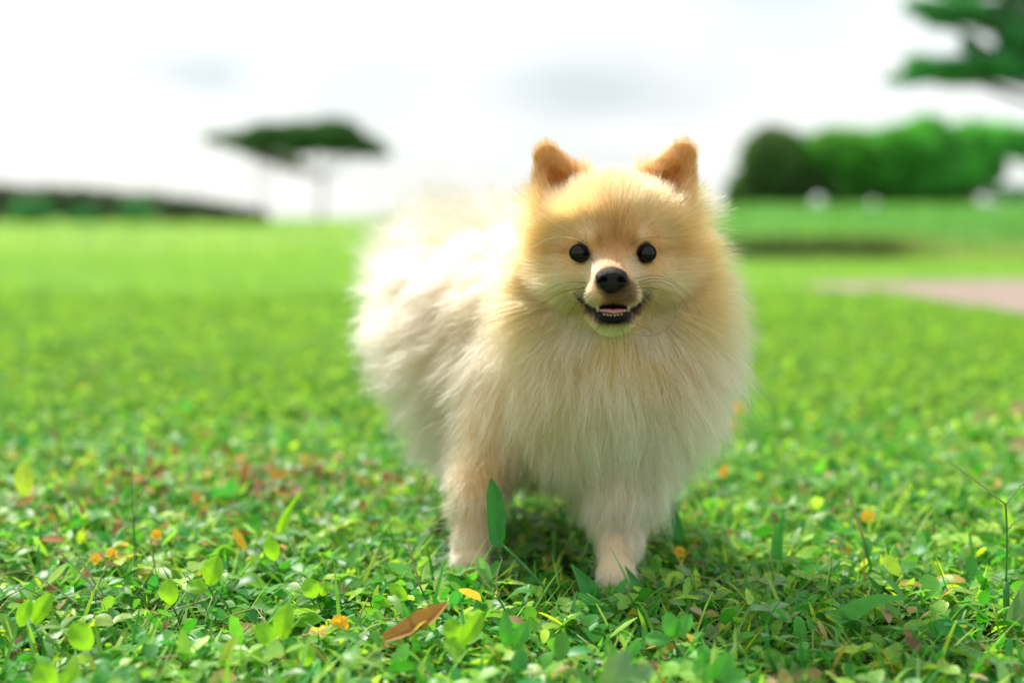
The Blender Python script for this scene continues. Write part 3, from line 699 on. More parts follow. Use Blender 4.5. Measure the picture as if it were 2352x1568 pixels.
def coat(p):
    h = head_local(p); x, f, z = h.T*1000      # mm
    n1 = vnoise(p, 40, 2); n2 = vnoise(p, 18, 3)
    # body: cream with faint tan clouds, paler chest and rump, tan shoulder and elbows
    c = lerp(np.tile(CREAM, (len(p), 1)), np.tile(WHITE, (len(p), 1)), np.clip(.05+.6*smooth01(n2, .25, .75), 0, 1))
    c = c*np.array((1.0, .97, .93))
    c = lerp(c, TAN, .25*smooth01(n1, .5, .9))
    chest = np.exp(-((x-12)/36)**2)*smooth01(-z, 80, 125)*smooth01(f, -75, -20)
    c = lerp(c, WHITE, np.clip(chest*1.15, 0, 1)*.9)
    mnb = np.exp(-((np.abs(x)-50)/13)**2)*smooth01(z, -62, -36)*(1-smooth01(z, 14, 34))*smooth01(f, -75, -45); c = lerp(c, TAN, np.clip(mnb, 0, 1)*.7)
    bib = np.exp(-((np.abs(x-5)-42)/22)**2-((z+75)/40)**2)*smooth01(f, -80, -40); c = lerp(c, TAN*.5+CREAM*.5, np.clip(bib, 0, 1)*.65)
    thc = np.exp(-(x/32)**2-((z+72)/14)**2)*smooth01(f, -60, -30); c = lerp(c, CREAM*.7+WHITE*.3, np.clip(thc*1.2, 0, 1))
    rearw = smooth01(-f, 70, 150); c = lerp(c, WHITE, rearw*.5)
    sh = np.exp(-((x+62)/30)**2-((z+95)/55)**2)*.55; c = lerp(c, TAN*1.05, np.clip(sh, 0, 1)*.7)
    low = smooth01(-z, 150, 172)*(1-smooth01(-z, 205, 228)); c = lerp(c, TAN*1.1, low*.24)
    paw = smooth01(-z, 192, 222); c = lerp(c, WHITE*1.04, paw)
    crest = smooth01(z, 0, 18)*smooth01(f, -100, -70); c = lerp(c, TAN*.6+CREAM*.4, crest)
    # head
    hd = smooth01(f, -42, -14)*smooth01(z, -70, -44)
    r = np.sqrt((x/1.0)**2+((z+27)/1.0)**2)
    hc = np.tile(TAN*.55+CREAM*.45, (len(p), 1))
    band = np.exp(-((np.abs(x)-45)/9)**2)*smooth01(z, -62, -40)*(1-smooth01(z, 8, 26)); hc = lerp(hc, RUST*.5+TAN*.5, np.clip(band, 0, 1)*.75)
    cheek = np.exp(-((np.abs(x)-24)/17)**2-((z+34)/17)**2); hc = lerp(hc, CREAM*.85+WHITE*.15, np.clip(cheek*1.1, 0, 1)*.85)
    und = np.exp(-((np.abs(x)-22)/11)**2-((z+22)/6)**2); hc = lerp(hc, CREAM, np.clip(und*.7, 0, 1))
    mz = 1-smooth01(r, 13, 24); hc = lerp(hc, WHITE*.35+CREAM*.65, mz*.7)
    brg = np.exp(-(x/10)**2-((z+12)/9)**2); hc = lerp(hc, TAN*.9, np.clip(brg*1.2, 0, 1)*.8)
    chin = np.exp(-(x/15)**2-((z+55)/4)**2); hc = lerp(hc, np.array((.97, .74, .60)), np.clip(chin*1.3, 0, 1))  # chin reddened in colour to offset green bounce from the grass
    jw = smooth01(-z, 58, 62); hc = lerp(hc, CREAM*.8+WHITE*.2, jw)
    st = np.exp(-((np.abs(x)-0)/7.5)**2-((z+1)/12)**2); hc = lerp(hc, BROWN*1.3, np.clip(st, 0, 1)*.55)
    st2 = np.exp(-((np.abs(x)-10)/3.2)**2-((z+4)/7)**2); hc = lerp(hc, BROWN*1.2, np.clip(st2, 0, 1)*.7)
    br = np.exp(-((np.abs(x)-17)/5)**2-((z+1)/4.5)**2); hc = lerp(hc, CREAM*.5+WHITE*.5, np.clip(br, 0, 1)*.7)
    ol = np.exp(-((np.abs(x)-33)/8)**2-((z+10)/3)**2); hc = lerp(hc, BROWN*1.3, np.clip(ol, 0, 1)*.6)
    c = lerp(c, hc, np.clip(hd, 0, 1))
    c = lerp(c, TAN*.8+CREAM*.2, smooth01(z, 24, 36)*(1-smooth01(np.abs(x), 26, 36))*.8)
    ear = smooth01(z, 20, 34)*smooth01(np.abs(x-2), 24, 33); c = lerp(c, TAN*.75+CREAM*.25, ear*.8)
    inn = np.exp(-((np.abs(x-2)-41)/7)**2-((z-38)/12)**2); c = lerp(c, RUST, np.clip(inn, 0, 1)*.7)
    crown = smooth01(z, 26, 40)*(1-smooth01(np.abs(x), 24, 36)); c = lerp(c, TAN*.85+CREAM*.15, crown*.8)  # crown made a darker tan to hold down the sun on top
    # dark skin and hair about eyes, nose, lips
    for e in (EYE_L, EYE_R):
        de = np.linalg.norm(p-e, axis=1)*1000; c = lerp(c, DARK*1.5, (1-smooth01(de, 6.2, 8.6))*.95)
        ic = e + (RT*(.0095 if e[0] < NOSE[0] else -.0095)) - UP*.003; c = lerp(c, BROWN*.5, (1-smooth01(np.linalg.norm(p-ic, axis=1)*1000, 2, 6))*.8)
    dn = np.linalg.norm(((p-NOSE)@CAMB)*np.array((1, .6, 1.2)), axis=1)*1000; c = lerp(c, DARK, (1-smooth01(dn, 9, 12.5))*.9)
    ph = np.exp(-((x)/10)**4-((z+37)/7)**4)*smooth01(f, 20, 34); c = lerp(c, BROWN*.38, np.clip(ph*1.7, 0, 1)*.85)
    md = mouth_dist(p)*1000; c = lerp(c, DARK, (1-smooth01(md, 3.2, 5.6))*.93*smooth01(25-np.abs(x), -2, 6))
    ch2 = np.exp(-((x)/8)**2-((z+53)/2.6)**2)*smooth01(f, 15, 25); c = lerp(c, DARK*2, np.clip(ch2*1.1, 0, 1)*.8)
    return c

def build_dog():
    global MOUTH_P
    V, Fq = surface_nets(body_sdf, (-.16, .83, -.004), (.17, 1.33, .335), .0021)
    MOUTH_P = [hit(a, b)[0] for a, b in MOUTH]
    base = np.array((.03, 1.02, 0))
    dog = empty('dog', tuple(base), 'small fluffy cream and orange dog standing and smiling at the viewer', 'dog')
    m, t, out = mat_new('dog_skin')
    b = N(t, 'ShaderNodeBsdfPrincipled'); a = N(t, 'ShaderNodeAttribute'); a.attribute_name = 'tint'
    L(t, a.outputs['Color'], b.inputs['Base Color']); b.inputs['Roughness'].default_value = .8; b.inputs['Specular IOR Level'].default_value = .2
    L(t, b.outputs[0], out.inputs['Surface'])
    cV = coat(V)
    hl = head_local(V)*1000
    inm = sd_ell(V, P(1408, 711, .876), (.0118, .024, .0050), CAMB) < 0
    cV[inm] = (.10, .018, .018)
    cV = np.where(inm[:, None], cV, np.clip(cV, 0, 1)**1.5*np.array((.74, .66, .56)))
    body = mesh_obj('body', V, Fq, m, dog, colors=cV)
    # ---- fur
    mf, t, out = mat_new('fur')
    hb = N(t, 'ShaderNodeBsdfHairPrincipled'); hb.model = 'CHIANG'; hb.parametrization = 'COLOR'
    hb.inputs['Roughness'].default_value = .42; hb.inputs['Radial Roughness'].default_value = .62; hb.inputs['Random Roughness'].default_value = .1
    hb.inputs['Coat'].default_value = 0.0
    a = N(t, 'ShaderNodeAttribute'); a.attribute_name = 'tint'; L(t, a.outputs['Color'], hb.inputs['Color'])
    L(t, hb.outputs[0], out.inputs['Surface'])
    tri = np.concatenate([Fq[:, [0, 1, 2]], Fq[:, [0, 2, 3]]])
    A, B, C = V[tri[:, 0]], V[tri[:, 1]], V[tri[:, 2]]
    area = np.linalg.norm(np.cross(B-A, C-A), axis=1)/2; cen = (A+B+C)/3
    h = head_local(cen)*1000
    headm = (h[:, 1] > -32) & (h[:, 2] > -66)
    fine = (h[:, 1] > -10) & (h[:, 2] > -64) & (np.linalg.norm(cen-NOSE, axis=1) < .075)
    dens = np.where(fine & (np.linalg.norm(cen-NOSE, axis=1) < .035), 12.0, np.where(fine, 7.0, np.where(headm, 3.4, 1.0)))
    legm = cen[:, 2] < .075; dens = np.where(legm, 3.2, dens); dens = np.where(cen[:, 2] < .004, 0, dens)
    w = area*dens; w /= w.sum()
    n = 250000
    k = rng.choice(len(tri), n, p=w); r1, r2 = rng.random(n), rng.random(n); fl = r1+r2 > 1; r1[fl], r2[fl] = 1-r1[fl], 1-r2[fl]
    p = A[k]+(B[k]-A[k])*r1[:, None]+(C[k]-A[k])*r2[:, None]
    nr = grad(body_sdf, p)
    # keep clear of eyes, nose, mouth
    ok = np.ones(n, bool)
    for e in (EYE_L, EYE_R): ok &= np.linalg.norm(p-e, axis=1) > .0062
    ok &= np.linalg.norm(((p-NOSE)@CAMB)*np.array((1, .6, 1.25)), axis=1) > .0092
    ok &= ~(sd_ell(p, P(1408, 711, .876), (.0116, .026, .0048), CAMB) < 0)
    md = mouth_dist(p); mz_ = head_local(p)[:, 2]*1000; ok &= (md > .0013) | ((md > .0003) & (mz_ > -44) & (np.abs(head_local(p)[:, 0]) > .011))
    # the lower jaw between the lip line and the mouth opening stays bare
    p, nr = p[ok], nr[ok]; n = len(p); md = md[ok]
    hl = head_local(p)*1000; x, f, z = hl.T
    nose_c = NOSE + UP*.004
    dn = np.linalg.norm(p-NOSE, axis=1)*1000
    # direction field
    rad = p-(NOSE-FWD*.012); rad /= np.linalg.norm(rad, axis=1)[:, None]
    bodyaxis = (RUMP-CHEST)/np.linalg.norm(RUMP-CHEST)
    down = np.array((0, 0, -1.0))
    hw = (smooth01(f, -48, -12)*smooth01(z, -70, -52))           # 1 on the face
    flow_face = rad + (-UP)*(.55*smooth01(-z, 30, 55))[:, None] + UP*(.25*smooth01(z, 5, 25))[:, None]
    side = np.stack([np.sign(x+1e-6)*smooth01(np.abs(x), 8, 60), np.zeros(n), np.zeros(n)], 1)
    front = smooth01(f, -110, -55)
    flow_chest = down*1.0 + side*(.38-.36*smooth01(-z, 85, 135))[:, None] + (-FWD)*.05
    flow_body = bodyaxis*.75 + down*.55 + np.array((-.15, 0, 0))
    flow_b = lerp(flow_body, flow_chest, front)
    # mane behind the face streams outward and back
    mane = smooth01(z, -75, -40)*(1-hw)
    flow_m = rad*1.0 + FWD*.30 + side*.2 - UP*.2
    flow_b = lerp(flow_b, flow_m, mane*smooth01(f, -120, -60))
    flow = lerp(flow_b, flow_face, hw)
    # ears: hair runs to the tip
    earw = np.zeros(n)
    for a_, b_ in EAR: earw = np.maximum(earw, 1-smooth01(sd_cap(p, a_+(b_-a_)*.25, b_, 0.0190, .0092, (-FWD, 2.5)), .001, .004))
    earw = earw*smooth01(z, 20, 28)
    flow_e = UP[None]*.9 + np.stack([np.sign(x)*.05, np.zeros(n), np.zeros(n)], 1)
    flow = lerp(flow, np.broadcast_to(flow_e, flow.shape), earw)
    # tail plume: up, out and to the left
    tl = [P(1000, 700, 1.22), P(985, 620, 1.225), P(1035, 565, 1.19), P(1110, 560, 1.13)]
    dt = np.full(n, 9.0)
    for i in range(3):
        a_, b_ = tl[i], tl[i+1]; ab = b_-a_; tt = np.clip(((p-a_)@ab)/(ab@ab), 0, 1); dt = np.minimum(dt, np.linalg.norm(p-a_-tt[:, None]*ab, axis=1))
    tailw = 1-smooth01(dt, .018, .026)
    flow = lerp(flow, np.array((-.55, .1, .12))+nr*.8, tailw)
    legw = 1-smooth01(p[:, 2], .045, .085)
    flow = lerp(flow, np.broadcast_to(down*1.0+FWD*.25, flow.shape), legw)
    flow /= np.linalg.norm(flow, axis=1)[:, None]
    # lengths (mm)
    lf = 2.8+5.0*smooth01(dn, 10, 32)+9*smooth01(dn, 32, 62)+9*smooth01(dn, 58, 80)
    lf = lf + 19*smooth01(np.abs(x), 30, 46)*(1-smooth01(z, 8, 26)); lf = lf-8*smooth01(z, 8, 30)
    lf = np.where((z < -50) & (dn < 45) & (z > -64), np.minimum(lf, 4.2), lf)
    lb = 40+6*smooth01(-f, 60, 120)
    lb = lb + 4*np.exp(-(x/50)**2-((z+100)/40)**2)
    crest = smooth01(z, -8, 18)*smooth01(f, -95, -60); lb = lb*(1-crest)+7*crest
    thr = smooth01(z, -105, -66)*(1-smooth01(np.abs(x), 18, 40))*smooth01(f, -60, -30); lb = lb*(1-thr)+24*thr
    ln = lb*(1-hw)+lf*hw
    ln = ln*(1-earw)+7.0*earw
    ln = ln*(1-tailw)+50*tailw
    sx = .028*smooth01(-x, 38, 55)*front; up_leg = smooth01(p[:, 2], .06+sx, .105+sx*1.3); leglen = 6.5+10*smooth01(p[:, 2], .03, .06)
    ln = ln*up_leg+leglen*(1-up_leg)
    ch = smooth01(f, 6, 16)*smooth01(z, -74, -67)*(1-smooth01(z, -50, -46)); ln = ln*(1-ch)+np.minimum(ln, 4.4)*ch
    for e in (EYE_L, EYE_R):
        de_ = np.linalg.norm(p-e, axis=1)*1000; ln = np.minimum(ln, 1.8+9*smooth01(de_, 6, 22)+60*smooth01(de_, 20, 40))
    ln = np.minimum(ln, np.where(z > -50, 3.4, 1.9)+60*smooth01(md*1000, 1.5, 22))
    ln = ln*(1+(vnoise(p, 70, 31)-.5)*.7*(1-hw)*up_leg)*(0.66+0.55*rng.random(n))*1e-3
    lift = ((.34+.65*smooth01(np.abs(x), 26, 42)*(1-smooth01(z, 10, 28))+.05*smooth01(z, 18, 34))*hw+.80*(1-hw)); lift = lift*(1-.35*smooth01(-z, 90, 135)*front*(1-hw)*smooth01(x, 0, 30)); lift = lift*(1-earw)+.45*earw; lift = lift*(1-legw)+.35*legw; lift = lift*(1-tailw)+.8*tailw; lift = lift*(1-.55*smooth01(z, -8, 18)*smooth01(f, -95, -60)*(1-earw)*(1-hw))
    grav = (.05*hw+.50*(1-hw))*(1-earw)*(1-legw*.5)*(1-tailw)
    K = 12
    tang = flow-(flow*nr).sum(1)[:, None]*nr; tang = lerp(tang, flow, .35*(1-hw))
    tang /= np.linalg.norm(tang, axis=1)[:, None]+1e-9
    # low-frequency swirl of the coat, and per-strand scatter
    sw = np.stack([vnoise(p, 55, s)-.5 for s in (11, 12, 13)], 1)*(1.0*(1-hw)+.30*hw)[:, None]
    sw = sw + np.stack([vnoise(p, 140, s)-.5 for s in (21, 22, 23)], 1)*(1.0*(1-hw)+.25*hw)[:, None]
    sc = rng.normal(size=(n, 3))*(.17*(1-hw)+.10*hw)[:, None]
    pts = np.empty((n, K, 3)); pts[:, 0] = p-nr*.0006
    for i in range(1, K):
        u = i/(K-1)
        d = nr*(lift*(1-.75*u))[:, None] + tang*(.45+.55*u) + (sw+sc)*u + down*(grav*u)[:, None]
        d /= np.linalg.norm(d, axis=1)[:, None]
        pts[:, i] = pts[:, i-1]+d*(ln/(K-1))[:, None]
    # clumps at two scales
    def clump(pts, frac, amt, seed):
        m_ = max(10, int(n*frac)); ci = rng.choice(n, m_, replace=False)
        kd = kdtree.KDTree(m_)
        for j, q in enumerate(p[ci]): kd.insert(q, j)
        kd.balance(); near = np.array([ci[kd.find(q)[1]] for q in p])
        u = np.linspace(0, 1, K)[None, :, None]
        tgt = pts[near]-p[near][:, None]+p[:, None]*.12+p[near][:, None]*.88
        scale = np.clip(ln/np.maximum(ln[near], 1e-5), .4, 1.6)[:, None, None]
        tgt = p[near][:, None]*.88+p[:, None]*.12+(pts[near]-p[near][:, None])*scale
        return pts+(tgt-pts)*(amt[:, None, None]*u**1.4)
    pts = clump(pts, .045, (.52*(1-hw)+.2*hw)*rng.uniform(.5, 1.15, n), 1)
    # waviness
    ph = rng.random(n)*6.283; fr = rng.uniform(1.4, 3.2, n); amp = ln*(.032*(1-hw)+.010*hw)*(1-legw*.5)
    a1 = np.cross(tang, nr); u = np.linspace(0, 1, K)[None, :]
    pts += (np.sin(u*fr[:, None]*6.283+ph[:, None])*u*amp[:, None])[..., None]*a1[:, None]
    pts += (np.cos(u*fr[:, None]*5.1+ph[:, None]*1.7)*u*amp[:, None]*.8)[..., None]*nr[:, None]
    # stray flyaways
    fly = rng.random(n) < .05*(1-hw)*(1-smooth01(z, -84, -74)*(np.abs(x) < 24))
    pts[fly] += rng.normal(size=(fly.sum(), 1, 3))*.008*(np.linspace(0, 1, K)**2)[None, :, None]
    pts[..., 2] = np.maximum(pts[..., 2], .002)
    # hairs may not cross the eyes: those that would are short-cropped away
    keep = np.ones(n, bool)
    for e in (EYE_L, EYE_R):
        q = (pts-(e-FWD*.002-UP*.0006))@CAMB; dd = np.sqrt(q[..., 0]**2+q[..., 2]**2+(q[..., 1]*.35)**2)
        keep &= ~((dd < .0049).any(1) & (hw > .3))
    cr_ = coat(p)*(0.74+.34*rng.random((n, 1))); dk = rng.random(n) < .06; cr_[dk] *= .6
    bodyw = (1-hw)
    tip = lerp(cr_, WHITE*.98, bodyw*.30); tip = lerp(tip, cr_*1.04, hw); tip = lerp(tip, CREAM, .35*smooth01(np.abs(x), 40, 56)*(1-smooth01(z, 10, 26))*hw)  # side tips of the head paler: sun rim put into the colour
    root = cr_*(1-.06*bodyw[:, None])
    wroot = (.00007*hw+.00010*(1-hw))*(.8+.5*rng.random(n))
    rear_ = np.maximum(smooth01(-f, 50, 110)*(1-legw), smooth01(z, 22, 38)*1.25)  # back and crown, darkened in colour below to offset the sunlight on them
    region = np.zeros(n, int)                                  # 0 body
    region[(hw > .5) | (earw > .5)] = 1
    region[(front > .5) & (hw <= .5) & (earw <= .5) & (p[:, 2] > .075)] = 2
    region[p[:, 2] <= .075] = 3
    region[tailw > .5] = 4
    names = ['body_fur', 'head_fur', 'chest_fur', 'leg_fur', 'tail_fur']
    u = np.linspace(0, 1, K)
    for rg, nm in enumerate(names):
        s = (region == rg) & keep; c_n = int(s.sum())
        cu = bpy.data.hair_curves.new(nm); cu.add_curves([K]*c_n)
        cu.attributes['position'].data.foreach_set('vector', (pts[s]-base).astype(np.float32).ravel())
        ra = cu.attributes.get('radius') or cu.attributes.new('radius', 'FLOAT', 'POINT')
        ra.data.foreach_set('value', (wroot[s][:, None]*(1-.75*u**1.5)[None]).astype(np.float32).ravel())
        at = cu.attributes.new('tint', 'FLOAT_COLOR', 'POINT')
        cc = np.ones((c_n, K, 4), np.float32); cc[..., :3] = root[s][:, None]*(1-u[None, :, None])+tip[s][:, None]*u[None, :, None]
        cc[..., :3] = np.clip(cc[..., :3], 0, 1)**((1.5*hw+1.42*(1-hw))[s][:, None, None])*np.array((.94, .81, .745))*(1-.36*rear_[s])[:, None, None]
        at.data.foreach_set('color', cc.ravel())
        cu.materials.append(mf)
        o = bpy.data.objects.new(nm, cu); col.objects.link(o); o.parent = dog
    # ---- eyes
    m_eye = mat_plain('eye', (.004, .003, .003), .06, .30)
    m_skin = mat_plain('dark_skin', (.006, .004, .005), .6, .1, ((.014, .010, .012), 500), bump=.25, bscale=900)
    for e, sgn in ((EYE_L, 1), (EYE_R, -1)):
        v, fc = sphere((0, 0, 0), .0054, 40, 28); v = np.array(v)
        o = mesh_obj('eye', e+v @ CAMB.T, fc, m_eye, dog)
        # lids: an almond rim drawn towards the inner corner
        pl = []
        for q in np.linspace(0, 2*math.pi, 41)[:-1]:
            rx = .0048; cx = rx*math.cos(q); cz = .0047*math.sin(q)
            inner = max(0, sgn*math.cos(q))**5
            pl.append(e-FWD*.0024+RT*(cx+sgn*inner*.0020)+UP*(cz-inner*.0012)+FWD*inner*.0008)
        pl.append(pl[0]); v, fc = tube(pl, .00085, 8, False); mesh_obj('eyelid', v, fc, m_skin, dog)
    # ---- nose
    def nose_sdf(q):
        l = ((q-NOSE.astype(np.float32))@CAMB.astype(np.float32))
        d = sd_ell(l, (0, -.002, .0020), (.0096, .0070, .0054))
        d = smin(d, sd_ell(l, (0, -.0015, -.0030), (.0056, .0062, .0055)), .004)
        for s in (-1, 1):
            d = smin(d, sd_ell(l, (s*.0056, .0008, .0002), (.0040, .0044, .0046)), .002)
            d = smax(d, -sd_ell(l, (s*.0050, .0055, -.0002), (.0021, .0050, .0017)), .0010)
            d = smax(d, -sd_ell(l, (s*.0078, .0045, -.0014), (.0022, .0040, .0007)), .0008)
        d = smax(d, -sd_cap(l, (0, .0062, -.010), (0, .0062, .0004), .0006, .0004), .0010)
        return d
    v, fq = surface_nets(nose_sdf, NOSE-.0135, NOSE+.0135, .00045)
    mesh_obj('nose', v, fq, mat_plain('nose_leather', (.005, .004, .005), .45, .22, ((.011, .008, .010), 700), bump=.5, bscale=1500), dog)
    # ---- mouth
    mp_ = [q+FWD*.0004-UP*.0005 for q in MOUTH_P]
    sp = spline(mp_, 44); uu = np.linspace(-1, 1, 44)
    rr = .0007+.0020*(1-np.abs(uu)**2.4)
    mesh_obj('lip', *tube(sp, rr, 10), mat_plain('lip_skin', (.004, .003, .0035), .6, .1, ((.012, .009, .012), 400)), dog)
    # inner rim of the lower lip
    v, fc = sphere((0, 0, 0), (.0088, .0115, .0022), 28, 14); v = np.array(v); v[:, 2] -= (v[:, 0]**2)*-14; v[:, 2] -= np.exp(-(v[:, 0]/.0012)**2)*.0004
    mesh_obj('tongue', P(1408, 717, .882)+v @ CAMB.T, fc, mat_plain('tongue_skin', (.42, .13, .13), .35, .5, ((.5, .2, .2), 500), sss=.3), dog)
    m_t = mat_plain('tooth_enamel', (.24, .20, .135), .35, .3)
    for s, pxx in ((-1, 1374), (1, 1443)):
        a_ = P(pxx, 716, .8735); b_ = P(pxx-s*-2, 701, .8725)
        mesh_obj('tooth', *tube([a_, a_*.6+b_*.4, a_*.25+b_*.75, b_], [.0012, .0011, .0008, .0002], 8), m_t, dog)
    for i, pxx in enumerate((1388, 1395.5, 1403, 1412, 1419, 1427.5)):
        c_ = P(pxx, 724.5-.7*abs(i-2.5)**1.3, .8705+.0007*abs(i-2.5)); v, fc = sphere((0, 0, 0), (.00090, .0006, .0008), 10, 8)
        mesh_obj('tooth', c_+np.array(v)@CAMB.T, fc, m_t, dog)
    # ---- whiskers
    m_w = mat_plain('whisker_dark', (.02, .015, .012), .4, .5); m_wl = mat_plain('whisker_pale', (.8, .7, .55), .4, .5)
    W = [([(1345, 660), (1290, 672), (1240, 700), (1207, 745)], 0), ([(1348, 668), (1300, 690), (1255, 715), (1228, 760)], 0), ([(1350, 650), (1305, 648), (1262, 662), (1240, 680)], 0),
         ([(1352, 680), (1322, 700), (1305, 725), (1300, 745)], 0), ([(1358, 690), (1340, 715), (1332, 745)], 0), ([(1350, 674), (1310, 690), (1290, 705)], 0),
         ([(1455, 640), (1500, 633), (1545, 645), (1580, 680)], 0), ([(1460, 650), (1510, 640), (1570, 665), (1612, 725)], 0), ([(1458, 655), (1520, 648), (1562, 680), (1585, 720)], 0),
         ([(1462, 662), (1515, 665), (1550, 700), (1543, 745), (1500, 770), (1440, 766)], 0), ([(1462, 668), (1500, 690), (1530, 722)], 0), ([(1455, 680), (1480, 705), (1500, 735)], 0), ([(1440, 735), (1475, 750), (1510, 765)], 0),
         ([(1380, 745), (1365, 765), (1350, 795)], 0), ([(1425, 748), (1432, 765), (1435, 785)], 0),
         ([(1345, 562), (1320, 548), (1270, 545), (1215, 572)], 1), ([(1450, 562), (1475, 548), (1520, 545), (1560, 552)], 0), ([(1350, 560), (1345, 545), (1348, 530)], 0),
         ([(1370, 600), (1345, 590), (1330, 588)], 0)]
    for pl, pale in W:
        root_p, D0 = hit(*pl[0]); q = [root_p]
        for i, (a_, b_) in enumerate(pl[1:]):
            u_ = (i+1)/(len(pl)-1); _, Ds_ = hit(a_, b_)
            q.append(P(a_, b_, min(D0+.006*u_, Ds_-.010-.008*u_)))
        s_ = spline(q, 22); mesh_obj('whisker', *tube(s_, np.linspace(.00016, .00005, 22), 5, False), m_wl if pale else m_w, dog)
build_dog()

# ------------------------------------------------------------------ single plants, flowers and leaves near the camera
def leaf_surface(spine, widths, normal, fold=.18, notch=False, nw=4, jag=0.0):
    """a leaf along a spine, rounded outline, folded at the midrib, ribs pressed in"""
    spine = np.asarray(spine, float); n = len(spine)
    t = np.gradient(spine, axis=0); t /= np.linalg.norm(t, axis=1)[:, None]+1e-12
    nrm = np.asarray(normal, float); nrm = np.broadcast_to(nrm, spine.shape)
    side = np.cross(t, nrm); side /= np.linalg.norm(side, axis=1)[:, None]+1e-12; up = np.cross(side, t)
    V, Fc = [], []
    for i in range(n):
        for k in range(-nw, nw+1):
            q = k/nw; w = widths[i]*(1+jag*math.sin(i*5.1+k)*abs(q))
            rib = .02*widths[i]*(math.cos(i*2.4-abs(q)*3)*abs(q)) - (.05*widths[i] if k == 0 else 0)
            V.append(spine[i]+side[i]*w*q+up[i]*(abs(q)*w*fold+rib+.06*w*math.sin(3*q+i*.7)))
    m = 2*nw+1
    for i in range(n-1):
        for k in range(m-1): Fc.append([i*m+k, i*m+k+1, (i+1)*m+k+1, (i+1)*m+k])
    return V, Fc
def ovate(n, w, peak=.5):
    u = np.linspace(0, 1, n); a = np.sin(np.pi*np.clip(u, 0, 1)**(math.log(.5)/math.log(peak)))**.62
    return np.maximum(a*w, .00015)
def lance(n, w):
    u = np.linspace(0, 1, n); return np.maximum(w*np.minimum(1, (u+.12)*5)**.8*np.minimum(1, (1-u)*2.6)**.85, .0001)
LEAF_MATS = {
    'lime': mat_leaf('lime_leaf', .65, .45, (.27, .58, .03)), 'green': mat_leaf('green_leaf', .4, .4, (.08, .38, .04)),
    'deep': mat_leaf('deep_leaf', .35, .4, (.045, .28, .045)), 'torn': mat_leaf('torn_blade', .3, .5, (.022, .17, .022)), 'grey': mat_leaf('greyish_leaf', .3, .4, (.16, .32, .13)),
    'yellow': mat_leaf('yellow_leaf', .5, .5, (.42, .60, .07)), 'brown': mat_leaf('brown_leaf', .3, .65, (.40, .20, .06), spec=.2),
    'pink': mat_leaf('pinkish_dead_leaf', .2, .7, (.60, .38, .26), spec=.2), 'petal': mat_leaf('yellow_petal', .35, .5, (.85, .52, .04)),
    'pale': mat_leaf('pale_petal', .4, .5, (.9, .72, .25)), 'seed': mat_leaf('seed_stem', .2, .6, (.38, .42, .18)), 'stem': mat_leaf('green_stem', .2, .5, (.06, .25, .05)), 'straw': mat_leaf('straw_stem', .2, .6, (.45, .33, .16))}
def Gh(px, py, h): return G(px, py, h)
VIEW = -FWD
def sprig(label, leaves, tone, h=.028, group='pairs of small oval leaves in the ground cover'):
    """leaves: (base px, py, tip px, py, width px)"""
    bx, by = leaves[0][0], leaves[0][1]
    j = Gh(bx, by, h); root = np.array((j[0]+.003, j[1]+.006, 0))
    o = empty('leafy_sprig', tuple(root), label, 'plant', group)
    mesh_obj('stem', *tube(spline([root, (root+j)/2+(.002, .001, .002), j], 7), .0006, 6), LEAF_MATS['stem'], o)
    for (ax, ay, cx, cy, w) in leaves:
        a = Gh(ax, ay, h); D = (a-CAM)@FWD; b = P(cx, cy, D+.001); s_ = D/F_PX
        mid = (a+b)/2 + VIEW*.0015
        sp = spline([a, mid, b-VIEW*.001], 11)
        nrm = VIEW*1.0+np.array((0, 0, .8))+RT*random.uniform(-.35, .35)
        mesh_obj('leaf', *leaf_surface(sp, ovate(11, w*s_*.5, .52), nrm), LEAF_MATS[tone], o)
        if np.linalg.norm(a-j) > .003: mesh_obj('stem', *tube([j, a], .0005, 5), LEAF_MATS['stem'], o)
